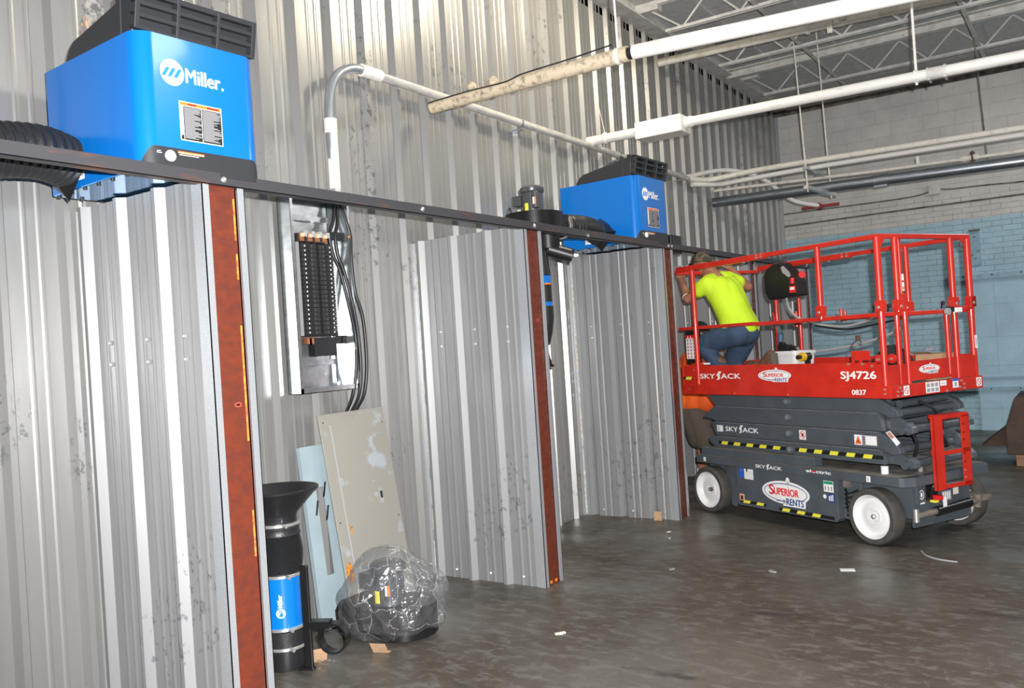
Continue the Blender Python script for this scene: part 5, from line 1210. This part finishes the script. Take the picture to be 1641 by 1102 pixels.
def cloth(name, pts, a, b, label, cat, m, sc=(1, 1, 1), seed=1, rz=0):
    mb = MB(); n, h = 40, 20
    for i in range(h + 1):
        ph = PI * i / h
        for k in range(n):
            an = 2 * PI * k / n; d = Vector((math.sin(ph) * math.cos(an), math.sin(ph) * math.sin(an), -math.cos(ph)))
            r = 1 + .25 * noise.noise(d * 1.6 + Vector((seed, 2, 3))) + .12 * noise.noise(d * 4 + Vector((seed, 0, 0))); x, y, z = sc[0] * d.x * r, sc[1] * d.y * r, sc[2] * (d.z * r + .8)
            for (px, pz) in pts: z += pz * math.exp(-((x - px) / .12) ** 2) * max(0, d.z + .2)
            mb.v.append(Vector((x, y, max(0, z))))
    for i in range(h):
        for k in range(n): mb.f.append((i * n + k, i * n + (k + 1) % n, (i + 1) * n + (k + 1) % n, (i + 1) * n + k)); mb.m.append(0)
    mb.mats.append(m); o = mb.build(name, None, True); onlift(o, a, b, ZP, rz); return tag(o, label, cat)
cloth('dark_jacket', [(.16, .11), (.06, .05)], .50, .62, 'dark crumpled jacket heaped on the ladder end of the lift platform', 'jacket', M_navyc, (.27, .13, .075), 4)
e = onlift(empty('cardboard_box', (0, 0, 0), 'open brown cardboard box on the platform behind the gate', 'box'), .12, .72)
MB().box((-.07, -.13, 0), (.085, .16, .19), M_card).build('carton', e); MB().add([(-.07, -.13, .19), (.085, -.13, .19), (.095, -.20, .21), (-.075, -.20, .21)], [(0, 1, 2, 3)], M_card).build('flap', e)
o = MB(); rr = random.Random(9); Pn = 8
for i in range(Pn):
    for k in range(Pn): o.v.append(Vector((-.06 + .12 * i / (Pn - 1), -.08 + .15 * k / (Pn - 1), .02 + rr.uniform(0, .03))))
for i in range(Pn - 1):
    for k in range(Pn - 1): o.f.append((i * Pn + k, (i + 1) * Pn + k, (i + 1) * Pn + k + 1, i * Pn + k + 1)); o.m.append(0)
o.mats.append(M_bag); o = o.build('plastic_wrap'); onlift(o, .115, .66, ZP + .19); tag(o, 'clear plastic film lying on top of the cardboard box on the lift', 'plastic film')
o = MB().box((-.26, -.10, 0), (.22, .10, .030), M_card).build('flat_carton'); onlift(o, 1.30, .45, ZP); tag(o, 'flattened brown carton under the tool beside the pail', 'cardboard')
e = onlift(empty('caulking_gun', (0, 0, 0), 'red and blue caulking gun standing upright behind the kneeling worker', 'tool'), 1.80, .85)
MB().cyl((0, 0, 0), (.03, 0, .40), .028, mat('dusty_blue_plastic', (.06, .12, .22), .5), 12).build('tube', e, True)
MB().cyl((.03, 0, .40), (-.02, 0, .50), .024, mat('teal_cap', (.05, .12, .13), .5), 10).build('cap', e, True)
MB().cyl((.01, -.02, .40), (-.03, -.02, .60), .007, M_redink, 6).build('rod', e, True)
o = MB().tube(smoothpath([(0, 0, 0), (.03, 0, .06), (.09, 0, .07), (.08, .01, .02), (.1, 0, -.03)], 6), .004, M_vr, 5).box((.05, -.005, .07), (.09, .005, .11), M_vr).build('wire_hook'); onlift(o, .29, .02, 1.395); tag(o, 'thin rusty wire hook sticking up from the near toe board plate', 'hook')
# ================================================================== PEOPLE
M_skin = mat('tanned_skin', (.36, .16, .10), .5, 0, (.30, .12, .075), 20)
M_vis = mat('lime_yellow_shirt_cotton', (.55, .80, .02), .75, 0, (.48, .72, .02), 5, bump=.25, bscale=14)
M_jean = mat('blue_jeans_denim', (.025, .05, .10), .85, 0, (.04, .075, .13), 7, bump=.3, bscale=20)
M_boot = mat('worn_tan_boot_leather', (.16, .075, .04), .7, 0, (.10, .05, .03), 12)
M_sole = mat('grey_brown_boot_sole', (.10, .085, .07), .8)
M_cap = mat('camouflage_cap_cloth', (.12, .09, .055), .85, 0, (.04, .04, .025), 30, lo=.48, hi=.52)
M_org = mat('bright_orange_shirt_cotton', (.90, .13, .01), .75, 0, (.80, .10, .01), 5, bump=.25, bscale=14)
M_short = mat('grey_brown_shorts_cotton', (.105, .085, .065), .85, 0, (.08, .066, .052), 8, bump=.3, bscale=16)
M_eyew = mat('eye_white', (.7, .68, .66), .3); M_hair = mat('dark_hair', (.03, .02, .015), .7)
def organic(name, prims, m, parent, voxel=.009, it=5):
    mb = MB()
    for p in prims:
        if p[0] == 'c':
            a, b, r0, r1 = Vector(p[1]), Vector(p[2]), p[3], p[4]
            if (b - a).length > 1e-4: mb.tube([a, b], [r0, r1], m, 20)
            mb.ell(a, r0, m, 20, 12); mb.ell(b, r1, m, 20, 12)
        else: mb.ell(p[1], p[2], m, 24, 16, R=p[3] if len(p) > 3 else None)
    o = mb.build(name, parent, True)
    r = o.modifiers.new('skin', 'REMESH'); r.mode = 'VOXEL'; r.voxel_size = voxel; r.use_smooth_shade = True
    s_ = o.modifiers.new('smooth', 'SMOOTH'); s_.iterations = it; s_.factor = .5
    return o
def frame(f, up):
    f = Vector(f).normalized(); r = f.cross(Vector(up)).normalized(); u = r.cross(f)
    return Matrix((f, r, u)).transposed()      # columns: forward, right(-ish), up
def head_prims(c, f, up=(0, 0, 1)):
    R = frame(f, up); c = Vector(c); q = lambda x, y, z: c + R @ Vector((x, y, z))
    return [('e', c, (.092, .073, .105), R), ('e', q(.03, 0, -.045), (.062, .056, .072), R), ('c', q(.088, 0, -.005), q(.108, 0, -.03), .009, .013), ('e', q(.075, 0, -.088), (.022, .026, .018), R),
            ('c', q(.078, -.03, .018), q(.080, .03, .018), .012, .012), ('e', q(-.005, .076, -.015), (.020, .010, .030), R), ('e', q(-.005, -.076, -.015), (.020, .010, .030), R),
            ('c', q(.088, -.018, -.058), q(.088, .018, -.058), .008, .008)], R, q
def hand_prims(w_, d, palmn, curl=.8, side=1, s=1.0):
    """wrist point, pointing direction, palm normal; four fingers and a thumb"""
    R = frame(d, palmn); w_ = Vector(w_); q = lambda x, y, z: w_ + R @ (Vector((x, y, z)) * s)
    P = [('e', q(.048, 0, 0), (.050 * s, .040 * s, .017 * s), R), ('c', q(0, 0, 0), q(.03, 0, 0), .025 * s, .024 * s)]
    for k, (y, l) in enumerate(((-.030, .066), (-.010, .076), (.011, .070), (.030, .054))):
        a0 = q(.088, y, 0); c1 = curl * (.9 + .08 * k); l1, l2, l3 = l * .45, l * .32, l * .26
        p1 = q(.088 + l1 * math.cos(c1 * .6), y * 1.08, l1 * math.sin(c1 * .6)); t2 = c1 * 1.4
        p2 = p1 + R @ Vector((l2 * math.cos(t2), 0, l2 * math.sin(t2))) * s; t3 = c1 * 2.1
        p3 = p2 + R @ Vector((l3 * math.cos(t3), 0, l3 * math.sin(t3))) * s
        P += [('c', a0, p1, .0100 * s, .0095 * s), ('c', p1, p2, .0095 * s, .0085 * s), ('c', p2, p3, .0085 * s, .0072 * s)]
    t0 = q(.025, -.030 * side, .004); t1 = q(.055, -.058 * side, .016); t2 = q(.078, -.062 * side, .034)
    P += [('c', t0, t1, .013 * s, .0105 * s), ('c', t1, t2, .0105 * s, .0085 * s)]
    return P
def face_parts(e, q, R):
    mb = MB()
    for y in (-.029, .029): mb.ell(q(.079, y, -.002), .010, M_eyew, 10, 8); mb.ell(q(.0865, y, -.002), .0045, M_blk, 8, 6)
    mb.build('eyes', e, True)
def cap_parts(e, c, f, m, brimc, up=(0, 0, 1)):
    R = frame(f, up); q = lambda x, y, z: Vector(c) + R @ Vector((x, y, z)); mb = MB()
    n, h = 24, 8; vs = []
    for i in range(h + 1):
        ph = PI / 2 * i / h
        for k in range(n): a = 2 * PI * k / n; vs.append(q(.105 * math.cos(a) * math.cos(ph), .086 * math.sin(a) * math.cos(ph), .022 + .098 * math.sin(ph)))
    mb.add(vs, [(i * n + k, i * n + (k + 1) % n, (i + 1) * n + (k + 1) % n, (i + 1) * n + k) for i in range(h) for k in range(n)], m)
    o = mb.build('cap_crown', e, True); so = o.modifiers.new('s', 'SOLIDIFY'); so.thickness = .004
    mb = MB(); P = []; m_ = 14
    for k in range(m_): a = -PI / 2 + PI * k / (m_ - 1); P.append((.075 + .105 * math.cos(a), .078 * math.sin(a)))
    top = [q(x, y, .030 - .45 * max(0, x - .09) - 1.8 * y * y) for x, y in P]; bot = [v - R @ Vector((0, 0, .005)) for v in top]; k_ = len(top)
    mb.add(top + bot, [list(range(k_)), list(range(k_, 2 * k_))[::-1]] + [(i, (i + 1) % k_, k_ + (i + 1) % k_, k_ + i) for i in range(k_)], brimc)
    mb.build('cap_brim', e, True)
# ---- the kneeling man on the platform
J = {'head': (2.202, .34, 2.236), 'neck': (2.075, .33, 2.13), 'chest': (1.92, .33, 1.95), 'waist': (1.79, .33, 1.74), 'pelv': (1.735, .33, 1.60), 'Lsh': (1.945, .165, 2.035), 'Lelb': (2.125, .09, 1.915), 'Lwr': (2.275, .15, 2.105),
     'Rsh': (2.03, .50, 2.085), 'Relb': (1.97, .68, 2.00), 'Rwr': (2.20, .70, 2.185), 'Lhip': (1.69, .24, 1.57), 'Lknee': (2.045, .13, 1.50), 'Lank': (1.82, .19, 1.235), 'Rhip': (1.76, .43, 1.57), 'Rknee': (2.03, .42, 1.215), 'Rank': (1.60, .42, 1.245)}
J = {k: L(*v) for k, v in J.items()}
p = Matrix.Translation(LC) @ Matrix.Rotation(LRZ, 4, 'Z')
def lv(a, b, z): return Vector((-a, b, z))
man = empty('person', LC, 'person in a lime yellow shirt and jeans kneeling on the lift, working at the partition', 'person', rz=LRZ)
fd = lv(.97, .22, .08)
hp, R, q = head_prims(J['head'], fd)
body = hp + [('c', J['neck'], J['head'] + Vector((0, 0, -.05)), .056, .055), ('c', J['neck'], J['Lsh'], .062, .055), ('c', J['neck'], J['Rsh'], .062, .055), ('c', J['neck'], J['chest'], .075, .115), ('c', J['chest'], J['waist'], .115, .115), ('c', J['waist'], J['pelv'], .115, .12),
    ('c', J['Lsh'], J['Lelb'], .054, .042), ('c', J['Lelb'], J['Lwr'], .043, .029), ('c', J['Rsh'], J['Relb'], .054, .042), ('c', J['Relb'], J['Rwr'], .043, .029),
    ('c', J['Lhip'], J['Lknee'], .085, .058), ('c', J['Lknee'], J['Lank'], .055, .042), ('c', J['Rhip'], J['Rknee'], .085, .058), ('c', J['Rknee'], J['Rank'], .055, .042)]
body += hand_prims(J['Lwr'], lv(.5, .1, .85), lv(.85, .3, -.4), 1.1, 1) + hand_prims(J['Rwr'], lv(.55, .1, .8), lv(.8, .2, -.5), 1.2, -1)
organic('body', body, M_skin, man, .0065, 4)
face_parts(man, q, R); cap_parts(man, J['head'], fd, M_cap, M_navyc)
c_, w_, pv = J['chest'], J['waist'], J['pelv']
def off(v, a=0, b=0, z=0): return v + lv(a, b, z)
sm = lambda a, b, t: a.lerp(b, t)
shirt = [('c', off(c_, -.02, -.075, .03), off(w_, 0, -.055, 0), .118, .115), ('c', off(c_, 0, .075, .03), off(w_, 0, .06, 0), .118, .115), ('c', off(w_, 0, -.055), off(pv, .0, -.07, .03), .115, .122), ('c', off(w_, 0, .06), off(pv, 0, .07, .03), .115, .122),
    ('c', off(J['neck'], -.02, 0, -.03), c_, .075, .13), ('c', off(J['neck'], -.02, 0, -.03), J['Lsh'], .066, .068), ('c', off(J['neck'], -.02, 0, -.03), J['Rsh'], .066, .068),
    ('c', J['Lsh'], sm(J['Lsh'], J['Lelb'], .42), .070, .068), ('c', J['Rsh'], sm(J['Rsh'], J['Relb'], .5), .070, .068), ('c', J['Lsh'], off(c_, -.02, -.075, -.02), .07, .11), ('c', J['Rsh'], off(c_, 0, .075, 0), .07, .11)]
shirt += [('c', off(c_, -.02), off(w_, -.02), .135, .13), ('c', off(w_, -.02), off(pv, -.02, 0, .03), .13, .135)]
organic('shirt', shirt, M_vis, man, .010, 6)
jeans = [('e', off(pv, -.01, 0, -.02), (.135, .165, .125)), ('c', J['Lhip'], sm(J['Lhip'], J['Lknee'], .5), .112, .100), ('c', sm(J['Lhip'], J['Lknee'], .5), J['Lknee'], .100, .078), ('c', J['Lknee'], off(J['Lank'], .0, 0, .02), .078, .062),
    ('c', J['Rhip'], sm(J['Rhip'], J['Rknee'], .5), .112, .100), ('c', sm(J['Rhip'], J['Rknee'], .5), J['Rknee'], .100, .070), ('c', J['Rknee'], sm(J['Rknee'], J['Rank'], .72), .070, .060)]
organic('jeans', jeans, M_jean, man, .010, 5)
mb = MB().tube([off(pv, .1 * math.cos(t) * 1.25 - .02, .155 * math.sin(t), .085) for t in [2 * PI * k / 24 for k in range(25)]], .012, M_blackm, 6); 
# boots: left flat under him, right one up on its toe
def boot(ank, toe, heel, lab, up):
    ank, toe, heel = L(*ank), L(*toe), L(*heel)
    o = organic('work_boot', [('c', ank, L(*up), .052, .058), ('c', ank, heel, .050, .044), ('c', heel, toe, .042, .040), ('c', ank, toe, .045, .038)], M_boot, man, .009, 3)
    if lab: o['label'] = lab
boot((1.82, .19, 1.225), (2.03, .19, 1.185), (1.78, .19, 1.190), None, (1.86, .185, 1.33))
boot((1.60, .42, 1.265), (1.50, .42, 1.195), (1.475, .42, 1.37), None, (1.73, .42, 1.27))
MB().tube([L(1.455, .42, 1.38), L(1.445, .42, 1.30), L(1.46, .42, 1.20)], [.042, .038, .042], M_sole, 12).build('boot_sole', man, True)
mb = MB(); mb.tube([sm(J['Lelb'], J['Lwr'], .10) + lv(0, -.0, 0), sm(J['Lelb'], J['Lwr'], .13)], .046, M_cream, 16); mb.build('elbow_band', man, True)
dc = Decal(off(c_, -.10, .02, .14), (1, .3, 0), (0, 0, 1))
# tool the kneeling man holds up at the rail
e = empty('red_hand_tool', LW(2.25, .76, 2.235), 'small dark red tool held up against the angle rail by the kneeling worker', 'tool', rz=LRZ)
MB().box((-.10, -.03, 0), (.10, .03, .05), M_slot).box((-.13, -.02, .015), (-.10, .02, .035), M_blackm).build('tool_body', e, bevel=.008)
# ---- the man standing between the partitions behind the lift
m2 = empty('person', (.42, 8.35, 0), 'person in an orange shirt and grey-brown shorts standing behind the left end of the lift', 'person')
def w2(x, y, z): return Vector((x - .42, y - 8.35, z))
K = {'head': w2(.50, 8.28, 1.605), 'neck': w2(.46, 8.30, 1.47), 'chest': w2(.43, 8.31, 1.30), 'waist': w2(.41, 8.33, 1.08), 'pelv': w2(.41, 8.34, .92), 'Rsh': w2(.46, 8.13, 1.40), 'Relb': w2(.60, 8.02, 1.15), 'Rwr': w2(.82, 7.92, 1.12),
     'Lsh': w2(.46, 8.47, 1.40), 'Lelb': w2(.68, 8.40, 1.19), 'Lwr': w2(.90, 8.22, 1.27), 'Rhip': w2(.42, 8.24, .88), 'Rknee': w2(.50, 8.16, .47), 'Rank': w2(.44, 8.22, .09), 'Lhip': w2(.42, 8.44, .88), 'Lknee': w2(.55, 8.42, .47), 'Lank': w2(.48, 8.45, .09)}
fd = Vector((.9, -.35, -.1)); hp, R, q = head_prims(K['head'], fd)
body = hp + [('c', K['neck'], K['head'] + Vector((0, 0, -.05)), .056, .055), ('c', K['neck'], K['Lsh'], .06, .055), ('c', K['neck'], K['Rsh'], .06, .055), ('c', K['neck'], K['chest'], .08, .12), ('c', K['chest'], K['waist'], .12, .12), ('c', K['waist'], K['pelv'], .12, .13)]
for s_ in 'LR':
    body += [('c', K[s_ + 'sh'], K[s_ + 'elb'], .053, .042), ('c', K[s_ + 'elb'], K[s_ + 'wr'], .042, .029), ('c', K[s_ + 'hip'], K[s_ + 'knee'], .085, .060), ('c', K[s_ + 'knee'], sm(K[s_ + 'knee'], K[s_ + 'ank'], .35), .056, .060), ('c', sm(K[s_ + 'knee'], K[s_ + 'ank'], .35), K[s_ + 'ank'], .060, .040)]
body += hand_prims(K['Rwr'], (.9, -.35, .1), (0, 0, -1), .9, 1) + hand_prims(K['Lwr'], (.8, -.6, .0), (0, 0, -1), .5, -1)
organic('body', body, M_skin, m2, .007, 4)
face_parts(m2, q, R); cap_parts(m2, K['head'], fd, M_navyc, M_navyc)
sh_ = [('c', K['neck'] + Vector((0, 0, -.04)), K['chest'], .08, .14), ('c', K['neck'] + Vector((0, 0, -.04)), K['Lsh'], .066, .07), ('c', K['neck'] + Vector((0, 0, -.04)), K['Rsh'], .066, .07)]
for dy in (-.08, .08):
    d_ = Vector((0, dy, 0)); sh_ += [('c', K['chest'] + d_, K['waist'] + d_, .125, .130), ('c', K['waist'] + d_, K['pelv'] + d_ + Vector((0, 0, -.05)), .130, .145)]
for dx in (-.11, .11): sh_ += [('c', K['chest'] + Vector((dx * .6, 0, 0)), K['waist'] + Vector((dx, 0, 0)), .12, .14), ('c', K['waist'] + Vector((dx, 0, 0)), K['pelv'] + Vector((dx, 0, -.03)), .14, .165), ('c', K['pelv'] + Vector((dx, -.08, -.03)), K['pelv'] + Vector((dx, .08, -.03)), .14, .14)]
for s_ in 'LR': sh_ += [('c', K[s_ + 'sh'], sm(K[s_ + 'sh'], K[s_ + 'elb'], .55), .070, .068)]
organic('shirt', sh_, M_org, m2, .011, 6)
so_ = [('e', K['pelv'] + Vector((0, 0, -.10)), (.17, .17, .12))]
for s_ in 'LR': so_ += [('c', K[s_ + 'hip'] + Vector((0, 0, -.14)), sm(K[s_ + 'hip'], K[s_ + 'knee'], .98) + Vector((.03, 0, 0)), .135, .125), ('c', K[s_ + 'hip'] + Vector((-.07, 0, -.14)), sm(K[s_ + 'hip'], K[s_ + 'knee'], .95) + Vector((-.05, 0, 0)), .12, .11)]
organic('shorts', so_, M_short, m2, .011, 5)
for s_ in 'LR':
    a = K[s_ + 'ank']
    organic('shoe', [('c', a + Vector((-.05, 0, -.045)), a + Vector((.16, -.04, -.05)), .042, .038), ('c', a, a + Vector((0, 0, -.03)), .046, .05)], M_blackm, m2, .009, 3)
    MB().tube([a + Vector((0, 0, .01)), a + Vector((0, 0, .085))], [.048, .052], M_white2, 16).build('sock', m2, True)
